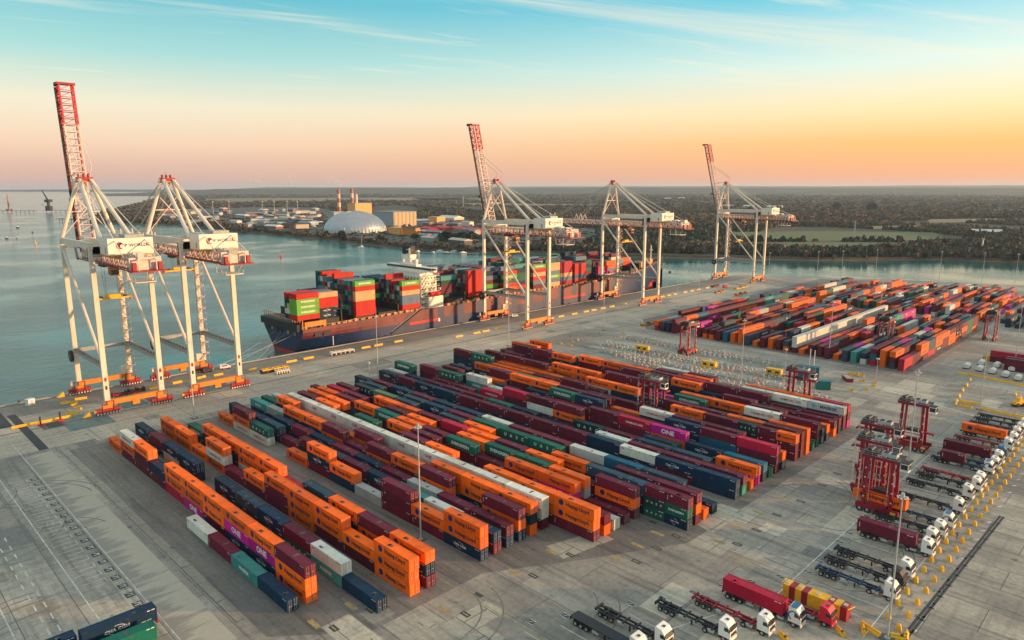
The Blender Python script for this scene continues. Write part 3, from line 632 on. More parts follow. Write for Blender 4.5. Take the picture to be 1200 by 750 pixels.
for rank, i in enumerate(order[:MAXC]):
    c = CONT[i]
    o = bpy.data.objects.new('shipping_container', cmesh(c['k'], c['ln'], c['var'])); col.objects.link(o)
    o.location = (c['x'], c['y'], c['z']); o.rotation_euler = (0, 0, c['rz'] + R(random.uniform(-.35, .35)))
    nm = NAMES[c['k']]
    if c['k'] == 'W' and c['var'] == 1: nm = 'white container with magenta letters'
    if c['ln'] == 20: nm = 'short ' + nm
    if c['block'] == 0: lab = f"{nm}, {TIER[c['tier']]}, {nth(c['stack'])} from inland end, {nth(c['row'] + 1)} row from painted bays"
    elif c['block'] == 3: lab = f"{nm} aboard the ship, {nth(c['tier'] + 1)} tier of {nth(c['row'] + 1)} bay, {nth(c['stack'] + 1)} from quay side"
    else: lab = f"{nm} beyond the fenced racks, {nth(c['tier'] + 1)} tier, {nth(c['row'] + 1)} row, {nth(c['stack'] + 1)} stack"
    if len(lab.split()) > 16: lab = lab.replace(nm, nm.split(' with')[0])
    tag(o, lab, 'container', 'containers stacked on the terminal')
    if c['end'] >= 3 and rank < 286 and c['rz'] == 0:
        for sgn in (1, -1):
            d = bpy.data.objects.new('door_leaf', door_mesh(c['k'])); col.objects.link(d); setpar(d, o)
            d.location = ((12.19 if c['ln'] == 40 else 6.06) / 2 + .003, -1.16 if sgn > 0 else 1.16, 0)
            if sgn < 0: d.scale = (1, -1, 1)
mb = MB()
NEARSTUFF = {}
for i, c in enumerate(CONT):
    if i in single: continue
    if c['block'] == 0 or c['block'] == 3 and c['k'] in 'LN': t = cget(c['k'], c['ln'], c['var'])
    else:
        key = ('lite', c['k'])
        if key not in CM:
            b = MB(); b.box((-6.09, -1.21, 0), (6.09, 1.21, CHT), 'paint_' + c['k'])
            e = 1.222
            if c['k'] in 'OPN':
                mm = dict(O='letter_black', P='letter_white', N='letter_white')[c['k']]; tx = dict(O='Hapag-Lloyd', P='ONE', N='CMA CGM')[c['k']]
                for sy in (-1, 1): b.text(tx, (0, sy * e, 1.3), 1.2, (-sy, 0, 0), (0, 0, 1), mm, 1.1)
            CM[key] = b
        t = CM[key]
        if c['block'] == 3: t = MB(); t.put(CM[key], (0, 0, 0)); 
    mb.put(t, (c['x'], c['y'], c['z']), c['rz'])
o = mb.build('stacked_containers'); tag(o, 'far mass of stacked containers on the terminal and aboard the ship', 'containers', kind='stuff')
def loose(k, ln, var, loc, rz, label):
    o = bpy.data.objects.new('shipping_container', cmesh(k, ln, var)); col.objects.link(o); o.location = loc; o.rotation_euler = (0, 0, rz)
    return tag(o, label, 'container', 'containers stacked on the terminal')
# ------------------------------------------------------------------ ship-to-shore cranes
def lattice(mb, a, b, wy, hz, n, m, chord=.42, brace=.20, dark=None):
    """box truss between two points in the local x-z plane, wy wide, hz deep (perpendicular)"""
    a, b = Vector(a), Vector(b); d = (b - a).normalized(); up = Vector((0, 1, 0)).cross(d) * -1
    if (up.z < 0 and abs(d.z) < .7) or (abs(d.z) >= .7 and up.x < 0): up = -up
    Y = Vector((0, 1, 0))
    def P(t, sy, su): return a.lerp(b, t) + Y * (sy * wy / 2) + up * (su * hz / 2)
    for sy in (-1, 1):
        for su in (-1, 1): mb.beam(P(0, sy, su), P(1, sy, su), chord, chord, dark if (dark and su < 0) else m)
    for i in range(n):
        t0, t1 = i / n, (i + 1) / n
        for sy in (-1, 1):
            mb.beam(P(t0, sy, -1), P(t0, sy, 1), brace, brace, m)
            mb.beam(P(t0, sy, -1 if i % 2 else 1), P(t1, sy, 1 if i % 2 else -1), brace, brace, m)
        for su in (-1, 1):
            mb.beam(P(t0, -1, su), P(t0, 1, su), brace, brace, m)
        mb.beam(P(t0, -1, 1), P(t1, 1, 1), brace * .8, brace * .8, m)
    for sy in (-1, 1): mb.beam(P(1, sy, -1), P(1, sy, 1), brace, brace, m)
mat('boom_red', (.50, .035, .04), rough=.5, var=.15)
def crane(up, y, label, spreader_z, trolley_x, lean=83):
    c = thing('quay_crane', label, 'crane', (-309.5, y, 0), 0, 'ship to shore cranes on the quay')
    HY = 9.25
    for lx in (0, 36):
        b = MB(); b.box((lx - .8, -HY - .2, 3.4), (lx + .8, HY + .2, 5.2), 'crane_orange'); b.box((lx - 1.0, -1.2, 2.0), (lx + 1.0, 1.2, 3.4), 'crane_orange')
        b.build('sill_beam', c)
        for s in (-1, 1):
            b = MB(); yy = s * HY
            b.box((lx - .7, yy - 3.9, 1.35), (lx + .7, yy + 3.9, 2.3), 'crane_red'); b.box((lx - .6, yy - 1.8, 2.3), (lx + .6, yy + 1.8, 3.4), 'crane_orange')
            b.beam((lx + .85, yy - 1.9, 1.2), (lx + .85, yy - 1.9, 4.9), .22, .22, 'crane_red'); b.beam((lx + .85, yy + 1.9, 1.2), (lx + .85, yy + 1.9, 4.9), .22, .22, 'crane_red'); b.beam((lx + .85, yy - 1.9, 4.9), (lx + .85, yy + 1.9, 4.9), .22, .22, 'crane_red')
            tr = b.build('bogie', c)
            b = MB()
            for k in range(8):
                b.cyl((lx - .25, yy - 3.5 + k, .45), (lx + .25, yy - 3.5 + k, .45), .42, 'crane_dark', n=10); b.cyl((lx + .25, yy - 3.5 + k, .45), (lx + .74, yy - 3.5 + k, .45), .30, 'shed_white', n=8)
                b.box((lx - .55, yy - 3.8 + k, .5), (lx + .55, yy - 3.2 + k, 1.35), 'crane_red')
            b.build('wheels', tr)
            b = MB(); b.beam((lx, yy, 5.2), (lx, yy, 61), 1.55, 1.75, 'crane_white', 1.35, 1.5)
            if lx == 36:
                b.box((lx + .84, yy - .35, 12.2), (lx + .86, yy + .35, 13.6), 'crane_red'); b.box((lx + .83, yy - .3, 9.2), (lx + .86, yy + .3, 10.6), 'crane_dark')
            b.build('leg', c)
    for s in (-1, 1):
        yy = s * HY
        b = MB(); b.beam((0, yy, 17.6), (36, yy, 17.6), .9, 1.6, 'crane_grey'); b.box((1, yy - .7, 18.4), (35, yy + .7, 18.5), 'crane_dark')
        for x in range(2, 35, 3): b.beam((x, yy - .65, 18.5), (x, yy - .65, 19.6), .07, .07, 'crane_grey')
        b.beam((2, yy - .65, 19.6), (34, yy - .65, 19.6), .07, .07, 'crane_grey')
        b.build('portal_tie', c)
        b = MB(); b.cyl((.5, yy, 56.5), (35.3, yy, 19), .55, 'crane_white', n=8); b.build('diagonal_brace', c)
        b = MB(); b.beam((-.8, yy, 60.3), (37, yy, 60.3), 1.1, 2.2, 'crane_white'); b.build('top_side_beam', c)
        # A-frame
        b = MB(); b.cyl((0, yy, 61), (1.2, s * 2.0, 83.6), .72, 'crane_white', n=8)
        b.cyl((34.5, s * 5.2, 61.2), (2.2, s * 1.8, 83.4), .78, 'crane_white', n=8)
        b.build('a_frame_post', c)
        b = MB(); b.cyl((58, s * 5.6, 57.5), (2.6, s * 1.4, 83.6), .17, 'crane_white', n=6); b.build('back_stay', c)
    b = MB(); b.beam((0, -HY, 58.8), (0, HY, 58.8), 1.4, 2.6, 'crane_white'); b.build('cross_beam', c); b = MB(); b.beam((36, -HY, 58.8), (36, HY, 58.8), 1.6, 2.8, 'crane_white'); b.build('cross_beam', c)
    b = MB(); b.beam((0, -HY, 17.6), (0, HY, 17.6), .9, 1.4, 'crane_grey'); b.build('seaward_tie', c)
    b = MB(); b.box((.2, -2.6, 82.6), (3.4, 2.6, 84.0), 'crane_red'); b.box((-.4, -3.0, 82.2), (4.0, 3.0, 82.6), 'crane_orange')
    for yy in (-1.6, 0, 1.6): b.cyl((1.0, yy - .2, 84.5), (1.0, yy + .2, 84.5), .8, 'crane_red', n=12)
    b.beam((.2, 0, 84), (.2, 0, 86.5), .12, .12, 'crane_red'); b.build('apex_head', c)
    b = MB(); b.beam((0, -5, 71), (0, 5, 71), .35, .35, 'crane_white'); b.beam((0, -HY + .8, 62), (1.2, 3.2, 76), .25, .25, 'boom_white'); b.beam((0, HY - .8, 62), (1.2, -3.2, 76), .25, .25, 'boom_white'); b.build('apex_bracing', c)
    # girder: two trusses side by side over the portal and the back reach
    b = MB(); lattice(b, (-1, 0, 55.0), (63, 0, 55.0), 5.6, 3.6, 25, 'boom_white', .5, .30, 'crane_red'); b.build('girder', c)
    b = MB()
    for s in (-1, 1):
        b.box((0, s * 4.9 - .5, 53.2), (63, s * 4.9 + .5, 53.3), 'crane_dark')
        for x in range(0, 64, 3): b.beam((x, s * 5.3, 53.3), (x, s * 5.3, 54.5), .08, .08, 'crane_red')
        b.beam((0, s * 5.3, 54.5), (63, s * 5.3, 54.5), .08, .08, 'crane_red'); b.beam((0, s * 5.3, 53.9), (63, s * 5.3, 53.9), .08, .08, 'crane_red')
    b.build('girder_walkway', c)
    b = MB(); b.box((60.0, -5.4, 53), (65.0, 5.4, 53.35), 'crane_red'); b.box((60.5, -5, 53.4), (61.2, 5, 57.5), 'boom_white'); b.box((62.0, -4.6, 53.4), (63.2, -3.4, 56), 'crane_red'); b.box((62.0, 3.4, 53.4), (63.2, 4.6, 56), 'crane_red')
    for s in (-1, 1): b.beam((58.0, s * 4, 53), (56.0, s * 3, 49.4), .2, .2, 'boom_white')
    b.box((52.0, -3.2, 49.0), (60.0, 3.2, 49.3), 'crane_white')
    for x in (52.0, 56.0, 60.0):
        for s in (-1, 1): b.beam((x, s * 3.2, 49.3), (x, s * 3.2, 50.5), .1, .1, 'crane_white')
    for s in (-1, 1): b.beam((52.0, s * 3.2, 50.5), (60.0, s * 3.2, 50.5), .1, .1, 'crane_white'); b.beam((52.0, s * 3.2, 49.3), (52.0, s * 3.2, 53), .15, .15, 'crane_white')
    for k in range(9):
        xx = 49.5 + k * 1.4; b.box((xx, -2.4, 56.9), (xx + random.uniform(.8, 2), random.uniform(-1, 2.4), 57 + random.uniform(.8, 2.2)), random.choice(('boom_white', 'crane_grey', 'crane_white'))); b.beam((xx, 3.2, 56.8), (xx, 3.2, 58.2), .1, .1, 'boom_white'); b.beam((xx, -3.2, 56.8), (xx, -3.2, 58.2), .1, .1, 'boom_white')
    for s in (-1, 1): b.beam((49, s * 3.2, 58.2), (63.0, s * 3.2, 58.2), .1, .1, 'boom_white')
    b.build('rear_platform', c)
    # machinery house
    b = MB(); b.box((38.6, -7.0, 57.6), (47.6, 7.4, 63.2), 'ship_white', top='crane_grey'); b.box((38.4, -7.2, 57.1), (47.8, 7.6, 57.6), 'crane_orange')
    hs = b.build('machinery_house', c)
    b = MB(); X = 47.615
    b.disc((X, -3.3, 60.7), 1.25, (0, 1, 0), (0, 0, 1), 'letter_red', n=18); b.disc((X + .01, -3.0, 60.9), .85, (0, 1, 0), (0, 0, 1), 'letter_navy', n=16); b.disc((X + .02, -2.6, 60.5), .62, (0, 1, 0), (0, 0, 1), 'ship_white', n=16)
    b.text('DP WORLD', (X, 1.2, 60.7), 1.45, (0, 1, 0), (0, 0, 1), 'letter_navy', 1.1); b.disc((X, 5.8, 60.9), .7, (0, 1, 0), (0, 0, 1), 'letter_red', n=14); b.disc((X + .01, 6.0, 61.0), .42, (0, 1, 0), (0, 0, 1), 'ship_white', n=12)
    b.build('house_lettering', hs)
    b = MB(); b.box((40, 7.42, 58), (42, 7.46, 61), 'crane_grey'); b.build('house_door', hs); b = MB(); b.box((39.5, -1, 63.2), (46, 5, 64.2), 'crane_grey'); b.build('roof_vent', hs); b = MB(); b.box((44.2, -7.04, 58), (45.4, -7.0, 60.2), 'crane_grey'); b.build('house_door', hs)
    b = MB(); b.box((35.4, -8.9, 56.4), (36.8, -5.2, 60.0), 'crane_grey'); b.box((34, -9.9, 55.0), (35.6, -8.8, 59.6), 'crane_dark'); b.build('electrical_cabinet', c)
    # boom
    bm_ = MB(); st = MB()
    if up:
        ang = R(lean); ex, ez = -math.cos(ang), math.sin(ang); hx, hz = -2.5, 55.5; Lb = 64
        P = lambda t, off=0: (hx + ex * Lb * t - ez * off, 0, hz + ez * Lb * t + ex * off * -1 * -1)
        lattice(bm_, P(0), P(.76), 4.8, 3.0, 19, 'boom_white', .44, .24, 'chassis_red')
        for s in (-1, 1): bm_.beam((P(0)[0], s * .9, P(0)[2]), (P(.74)[0], s * .9, P(.74)[2]), .16, .16, 'boom_white')
        rd = MB(); lattice(rd, P(.76), P(1.0), 4.8, 3.0, 6, 'boom_red', .5, .28)
        t = P(1.0); rd.box((t[0] - 1.8, -3.2, t[2] - .3), (t[0] + 1.8, 3.2, t[2] + .5), 'crane_red'); rd.box((t[0] - 3.4, -3.0, t[2] - .8), (t[0] - 1.6, -1.6, t[2] + .6), 'crane_dark')
        q = P(.45)
        for s in (-1, 1):
            for (m1, kx, kz) in ((.70, 7.2, 33), (.42, 5.2, 16)):
                a = P(m1); st.beam((a[0] + 1.5, s * 2.3, a[2]), (hx + kx, s * 2.2, 55.5 + kz), .26, .26, 'boom_white'); st.beam((hx + kx, s * 2.2, 55.5 + kz), (2.0, s * 1.6, 82.8 if kz > 20 else 71), .26, .26, 'boom_white')
        st.beam((q[0], -2.6, q[2]), (q[0] + 7, -2.4, q[2] + 1.5), .3, .3, 'boom_white'); st.beam((q[0], 2.6, q[2]), (q[0] + 7, 2.4, q[2] + 1.5), .3, .3, 'boom_white')
        w2 = MB(); a, e = P(.02), P(.98)
        w2.beam((a[0] - 1.6, -3.0, a[2]), (e[0] - 1.6, -3.0, e[2]), .4, .8, 'crane_dark'); w2.box((P(.30)[0] - 3.6, -3.4, P(.3)[2]), (P(.30)[0] - 2.0, -1.8, P(.3)[2] + 1.4), 'crane_dark'); w2.build('boom_walkway', c)
    else:
        lattice(bm_, (-3, 0, 55.0), (-58, 0, 55.0), 5.0, 3.2, 20, 'boom_white', .45, .22, 'crane_red')
        rd = MB(); lattice(rd, (-58, 0, 55.0), (-67, 0, 55.0), 5.0, 3.2, 3, 'crane_red', .5, .3)
        for s in (-1, 1):
            st.beam((-56, s * 2.5, 57), (1.2, s * 1.6, 83.4), .34, .34, 'crane_grey'); st.beam((-30, s * 2.5, 57), (1.2, s * 1.4, 83.0), .34, .34, 'crane_grey')
            for x in (-56, -30, -26): st.beam((x - 1.6, s * 2.5, 56.8), (x, s * 2.5, 61), .35, .35, 'boom_white'); st.beam((x + 1.6, s * 2.5, 56.8), (x, s * 2.5, 61), .35, .35, 'boom_white')
    bo = bm_.build('boom', c); rd.build('boom_tip', bo); st.build('fore_stay', c)
    b = MB()
    for s in (-1, 1): b.beam((-3.5, s * 3.8, 52.5), (0, s * 5.5, 60), .7, .7, 'boom_white')
    b.build('boom_hinge', c)
    # trolley, cab, spreader
    tx = trolley_x; b = MB(); b.box((tx - 3, -3, 51.6), (tx + 3, 3, 53.0), 'crane_dark'); b.box((tx - 2, -2.2, 53.0), (tx + 2, 2.2, 54.2), 'crane_red'); tr = b.build('trolley', c)
    b = MB(); b.box((tx + 2.5, -1.4, 48.6), (tx + 5.5, 1.4, 51.4), 'crane_orange'); b.box((tx + 5.5, -1.2, 48.9), (tx + 5.56, 1.2, 50.6), 'glass'); b.box((tx + 2.8, -1.44, 48.9), (tx + 5.2, -1.4, 50.4), 'glass'); b.build('operator_cab', tr)
    b = MB(); z = spreader_z
    b.box((tx - 1.2, -6.1, z), (tx + 1.2, 6.1, z + .55), 'yellow'); b.box((tx - .9, -2.4, z + .55), (tx + .9, 2.4, z + 1.6), 'yellow'); b.box((tx - 1.3, -6.2, z - .6), (tx + 1.3, -5.7, z + .5), 'crane_orange'); b.box((tx - 1.3, 5.7, z - .6), (tx + 1.3, 6.2, z + .5), 'crane_orange'); b.box((tx - 1, -4.6, z + .55), (tx + 1, -3.6, z + 1.1), 'crane_dark'); b.box((tx - 1, 3.6, z + .55), (tx + 1, 4.6, z + 1.1), 'crane_dark')
    sp = b.build('spreader', tr)
    b = MB()
    for sx in (-1, 1):
        for sy in (-1, 1): b.cyl((tx + sx * .8, sy * 2.2, z + 1.6), (tx + sx * 1.8, sy * 2.4, 51.6), .05, 'cable', n=4)
    b.build('hoist_rope', tr)
    # stairs up the north seaward leg, cable reel on the south one
    b = MB(); yy = HY; z = 6; k = 0
    while z < 50:
        b.box((.9, yy - 1.6, z - .1), (3.2, yy - .4, z), 'boom_white'); b.box((.9, yy + .4, z + 2.4), (3.2, yy + 1.6, z + 2.5), 'boom_white')
        b.beam((1.5, yy - 1.2, z), (1.5, yy + 1.2, z + 2.5), .7, .16, 'boom_white'); b.beam((2.6, yy + 1.2, z + 2.5), (2.6, yy - 1.2, z + 5), .7, .16, 'boom_white')
        for zz in (z, z + 2.5):
            b.beam((3.1, yy - 1.6, zz + 1.1), (3.1, yy + 1.6, zz + 1.1), .08, .08, 'crane_red'); b.beam((3.1, yy - 1.5, zz), (3.1, yy - 1.5, zz + 1.1), .08, .08, 'boom_white'); b.beam((3.1, yy + 1.5, zz), (3.1, yy + 1.5, zz + 1.1), .08, .08, 'boom_white')
        z += 5
    b.build('stair_tower', c)
    b = MB(); b.cyl((-.5, -HY - 1.0, 15.4), (-.5, -HY - 1.9, 15.4), 2.3, 'crane_dark', n=20); b.cyl((-.5, -HY - .9, 15.4), (-.5, -HY - 2.0, 15.4), .5, 'crane_grey', n=10); b.build('cable_reel', c)
    b = MB(); b.beam((-1.6, -HY - 2.2, 5.2), (-1.6, -HY - 2.2, 0.1), .9, .9, 'crane_white'); b.build('storm_anchor', c); b = MB(); b.box((-.9, HY - 3.2, 5.2), (.9, HY - .9, 8.4), 'crane_white'); b.build('drive_cabinet', c); b = MB(); b.box((35.2, -HY - 4.6, 1.4), (36.8, -HY - 3.9, 2.1), 'yellow'); b.build('end_buffer', c)
    return c
crane(True, 79.0, 'quay crane with boom raised, nearest the open water and left of the others', 39.5, 22)
crane(False, 109.2, 'quay crane with boom lowered, standing beside the leftmost crane', 46, 6)
crane(True, 297.6, 'quay crane with boom raised over the middle of the ship', 42, 14, 76)
crane(False, 413.6, 'quay crane with boom lowered over the bow of the ship', 42, 14)
crane(True, 578.0, 'farthest quay crane, boom raised, at the right end of the quay', 34, 16, 75.5)
# ------------------------------------------------------------------ container ship alongside
ship = thing('container_ship', 'large navy and rust brown container ship moored along the quay', 'ship', (0, 0, 0))
NS = -314.2; CX = -335.0; HB = CX * -1 + NS   # half beam
HB = NS - CX
YS, YB = 169.5, 524.0
def half(y, z):
    t = (y - YS) / (YB - YS)
    zz = max(0, min(1, (z - WZ) / 20))
    w = 1.0
    if t > .72:
        u = (t - .72) / .28; lim = .80 + .20 * zz          # flare: fuller higher up
        u = min(1, u / lim) if lim < 1 else u
        w = max(0.0, 1 - u ** 2.1)
    if t < .16:
        s = 1 - t / .16
        w *= 1 - s * s * max(0, .52 * (1 - zz * 1.7))
    return HB * w
def deckz(y):
    t = (y - YS) / (YB - YS)
    return 10.6 + 2.8 * min(1, t / .5) * .8 + (0 if t < .72 else ((t - .72) / .28) ** 1.3 * 7.0)
ys = [YS + (YB - YS) * i / 70 for i in range(71)]
lev = [WZ - 1, -2.2, .6, 2.2, 3.8, 5.4, None, None, None]
hull = MB(); rows_ = []
for y in ys:
    dz = deckz(y); L_ = lev[:6] + [5.4 + (dz - 5.4) * f for f in (.33, .66, 1.0)]
    rows_.append([(half(y, z), y, z) for z in L_])
for s in (1, -1):
    for i in range(70):
        for j in range(8):
            a, b_, c_, d_ = rows_[i][j], rows_[i + 1][j], rows_[i + 1][j + 1], rows_[i][j + 1]
            q = [(CX + s * p[0], p[1] + (0 if j >= 0 else 0), p[2]) for p in (a, b_, c_, d_)]
            t = i / 70
            low = 2
            m = 'hull_navy'
            if j >= low + 3 and t < .78: m = 'hull_brown'
            if .22 < t < .80 and i % 3 == 2 and j >= 5: m = 'hull_navy'
            if t > .72 and j < 7: m = 'hull_navy'
            if j == 0 or (t > .9 and j < 3): m = 'hull_red'
            if .18 < t < .235 and j == 4 or .555 < t < .62 and j == 4: m = 'hull_red'
            hull.add(q if s > 0 else q[::-1], [(0, 1, 2, 3)], m)
st_ = rows_[0]
for j in range(8): hull.add([(CX - st_[j][0], YS, st_[j][2]), (CX + st_[j][0], YS, st_[j][2]), (CX + st_[j + 1][0], YS, st_[j + 1][2]), (CX - st_[j + 1][0], YS, st_[j + 1][2])], [(0, 1, 2, 3)], 'hull_navy' if j else 'hull_red')
hull.build('hull', ship)
b = MB()
for i in range(70):
    a, c_ = rows_[i][8], rows_[i + 1][8]
    b.add([(CX - a[0], a[1], a[2] - .9), (CX + a[0], a[1], a[2] - .9), (CX + c_[0], c_[1], c_[2] - .9), (CX - c_[0], c_[1], c_[2] - .9)], [(0, 1, 2, 3)], 'ship_deck')
b.build('deck', ship)
for (y0, zb, near, back) in SHIPBAYS:
    b = MB()   # hatch coaming and lashing bridge of one bay
    hw = min(19.5, half(y0 + 6, deckz(y0)) - 1.2)
    b.box((CX - hw, y0 + .2, deckz(y0) - 1), (CX + hw, y0 + 12.0, (zb if y0 > 170 else 13.2) - .05), 'ship_dark')
    b.box((CX - hw - .8, y0 + 12.4, deckz(y0) - 1), (CX + hw + .8, y0 + 13.0 if y0 > 179 else y0 + 12.3, (zb if y0 > 170 else 13.2) + 3.6), 'ship_dark')
    b.build('hatch_cover', ship)
b = MB()   # tan vents and gear along the rail
random.seed(3); y = 186
while y < 470:
    if not 243 < y < 262:
        d = deckz(y); x = CX + half(y, d) - .9
        b.box((x - .9, y, d - .9), (x + .5, y + 1.4, d + random.uniform(.5, 1.5)), 'ship_tan'); b.cyl((x - .3, y + 2.2, d - .9), (x - .3, y + 2.2, d + .9), .5, 'ship_tan', n=8)
        if random.random() < .4: b.beam((x, y - .4, d), (x, y + 3, d + 1.4), .15, .15, 'ship_tan')
    y += random.uniform(3.0, 4.6)
b.build('deck_vents', ship)
b = MB()   # rail
for s in (1, -1):
    for i in range(70):
        p, q = rows_[i][8], rows_[i + 1][8]
        b.beam((CX + s * p[0], p[1], p[2] + 1.1), (CX + s * q[0], q[1], q[2] + 1.1), .12, .12, 'ship_tan'); b.beam((CX + s * p[0], p[1], p[2]), (CX + s * p[0], p[1], p[2] + 1.1), .12, .12, 'ship_tan')
b.build('deck_rail', ship)
b = MB()   # stern lashing bridge, the mooring openings and the orange stern gantry
for i in range(17):
    x = CX - HB + .4 + i * (2 * HB - .8) / 16
    b.beam((x, YS + .3, 10.4), (x, YS + .3, 16.0), .34, .34, 'ship_tan')
for z in (12.4, 14.2, 15.9): b.beam((CX - HB + .4, YS + .3, z), (CX + HB - .4, YS + .3, z), .22, .22, 'ship_tan')
b.build('stern_rack', ship)
b = MB()
for i, x in enumerate((-16, -11, -5.5, -1, 6, 13)): b.cyl((CX + x, YS - .02, 7.4), (CX + x, YS - .3, 7.4), .85 if i % 2 else 1.1, 'ship_tan' if i in (1, 4, 5) else 'ship_dark', n=12)
for y0 in (176, 181): b.box((NS - .25, y0, 6.2), (NS + .03, y0 + 4, 8.4), 'ship_dark')
b.build('mooring_openings', ship)
b = MB(); b.box((NS - 2.2, 171, 11.5), (NS - .4, 183, 14.0), 'crane_orange'); b.box((NS - 2.0, 171, 9.8), (NS - .6, 172.4, 11.5), 'crane_orange'); b.box((NS - 2.0, 181.6, 9.8), (NS - .6, 183, 11.5), 'crane_orange'); b.build('stern_gantry', ship)
b = MB()
for i in range(9): b.box((NS + .005, 186 + .0, 0.3 + i * .55), (NS + .03, 186.5, .6 + i * .55), 'letter_white'); b.box((NS + .005, 330, .3 + i * .55), (NS + .03, 330.5, .6 + i * .55), 'letter_white')
b.box((NS + .005, 256, 3.2), (NS + .03, 257.2, 5.2), 'letter_white'); b.build('draught_marks', ship)
# deckhouse
h = MB(); h.box((CX - 9, 247, 10), (CX + 16, 259, 30), 'ship_white'); h.box((CX - 10, 247.5, 30), (CX + 15, 257, 32.2), 'ship_white'); h.box((CX + 12.5, 250, 10.5), (CX + 19.5, 261, 18), 'ship_white')
h.box((CX - 21.5, 251, 32.2), (CX + 21.5, 255, 34.8), 'ship_white'); h.box((CX - 8, 250.5, 34.8), (CX + 8, 254.5, 35.8), 'ship_white')
hs = h.build('deckhouse', ship)
w_ = MB()
w_.box((CX - 21.52, 250.95, 33.3), (CX + 21.52, 251.0, 34.4), 'glass'); w_.box((CX + 21.5, 251.3, 33.3), (CX + 21.56, 254.7, 34.4), 'glass')
for z in range(13, 30, 3):
    for y in (248.5, 250.8, 253.1, 255.4, 257.7): w_.box((CX + 16.0, y - .4, z), (CX + 16.05, y + .4, z + .9), 'glass')
    for x in range(-7, 15, 3): w_.box((CX + x - .4, 246.94, z), (CX + x + .4, 247.0, z + .9), 'glass')
w_.build('windows', hs)
w_ = MB()
for z in range(15, 33, 3):
    w_.box((CX + 16, 246.6, z - .15), (CX + 18.4, 259.4, z), 'ship_white'); w_.beam((CX + 18.3, 246.6, z + 1.1), (CX + 18.3, 259.4, z + 1.1), .1, .1, 'ship_white'); w_.beam((CX + 17.6, 248, z), (CX + 17.6, 251.5, z + 3), .7, .15, 'ship_white')
    for y in (247, 251, 255, 259): w_.beam((CX + 18.3, y, z), (CX + 18.3, y, z + 1.1), .1, .1, 'ship_white')
w_.build('balconies', hs)
w_ = MB(); w_.cyl((CX + 18.8, 252, 19.5), (CX + 18.8, 259, 19.5), 1.2, 'paint_r', n=8); w_.box((CX + 17.6, 252, 21.5), (CX + 20, 252.4, 23), 'ship_white'); w_.box((CX + 17.6, 258.6, 21.5), (CX + 20, 259, 23), 'ship_white'); w_.build('lifeboat', ship)
w_ = MB(); w_.cyl((CX, 252, 35.6), (CX, 252, 45), .5, 'ship_white', n=8)
for z in (39, 41.5, 44): w_.beam((CX - 3, 252, z), (CX + 3, 252, z), .35, .35, 'ship_white')
w_.cyl((CX - 6, 252, 35.6), (CX - 6, 252, 38), .8, 'ship_white', n=8); w_.cyl((CX + 6, 252, 35.6), (CX + 6, 252, 38.5), 1.0, 'ship_white', n=10); w_.build('radar_mast', ship)
w_ = MB(); w_.box((CX - 19, 262, 10), (CX - 7, 263.8, 37), 'ship_white'); w_.box((CX - 18, 259.5, 34), (CX - 9, 264, 40), 'ship_white'); w_.box((CX - 17.5, 259.8, 40), (CX - 9.5, 263.6, 45), 'ship_dark')
for x in (-16, -13.5, -11): w_.cyl((CX + x, 261.5, 45), (CX + x, 261.5, 47), .6, 'ship_dark', n=8)
w_.build('funnel', ship)
w_ = MB(); yb = 505; d = deckz(yb); w_.cyl((CX, yb, d - 1), (CX, yb, d + 14), .5, 'ship_white', n=8); w_.box((CX - 1.6, yb - .4, d + 10), (CX + 1.6, yb + .4, d + 10.5), 'ship_white'); w_.build('fore_mast', ship)
w_ = MB(); w_.box((CX - 13, 465, deckz(465) - .9), (CX + 13, 466, deckz(465) + 6), 'hull_brown'); w_.build('breakwater', ship); w_ = MB(); w_.box((CX - 4, 498, d - .9), (CX + 4, 502, d + 3.2), 'ship_tan'); w_.build('windlass_house', ship); w_ = MB(); w_.box((CX + 5, 478, d - 2), (CX + 9, 483, d + 2.5), 'ship_tan'); w_.build('deck_winch', ship)
w_ = MB(); w_.beam((NS + .5, 222, 1.0), (NS + .6, 244, 12.4), .9, .25, 'crane_dark')
for s in (.45,): w_.beam((NS + .1, 222, 2.0), (NS + .1, 244, 13.4), .08, .08, 'galv'); w_.beam((NS + 1.0, 222, 2.0), (NS + 1.0, 244, 13.4), .08, .08, 'galv')
w_.build('gangway', ship)
# mooring lines and bollards on the quay edge
k = 0
for a, e in (((CX + 13, YS - .2, 7.4), (QX + .8, 120, .5)), ((CX + 6, YS - .2, 7.4), (QX + .8, 132, .5)), ((CX - 5.5, YS - .2, 7.4), (QX + .8, 126, .5)), ((CX - 1, YS - .2, 7.4), (QX + .8, 144, .5)), ((CX + 3, 515, 17), (QX + .8, 545, .5)), ((CX + 3, 515, 17), (QX + .8, 556, .5))):
    m_ = MB(); pts = [Vector(a).lerp(Vector(e), i / 8) - Vector((0, 0, 2.2 * math.sin(math.pi * i / 8) * .5)) for i in range(9)]
    for i in range(8): m_.beam(pts[i], pts[i + 1], .07, .07, 'galv')
    o = m_.build('mooring_rope'); k += 1
    tag(o, f"pale mooring rope from the ship's {'stern' if k < 5 else 'bow'} down to the quay edge", 'rope', 'mooring ropes at the stern' if k < 5 else 'mooring ropes at the bow')
m_ = MB(); m_.cyl((0, 0, 0), (0, 0, .55), .28, 'crane_dark', .24, n=10); m_.cyl((0, 0, .55), (0, 0, .75), .42, 'crane_dark', n=10)
bol = m_.mesh('mooring_bollard')
for i in range(22):
    o = bpy.data.objects.new('mooring_bollard', bol); col.objects.link(o); o.location = (QX + .7, 50 + i * 25 - (4 if i % 2 else 0), .22)
    tag(o, f'black iron mooring bollard on the quay edge, {nth(i + 1)} from the left', 'bollard', 'mooring bollards on the quay edge')
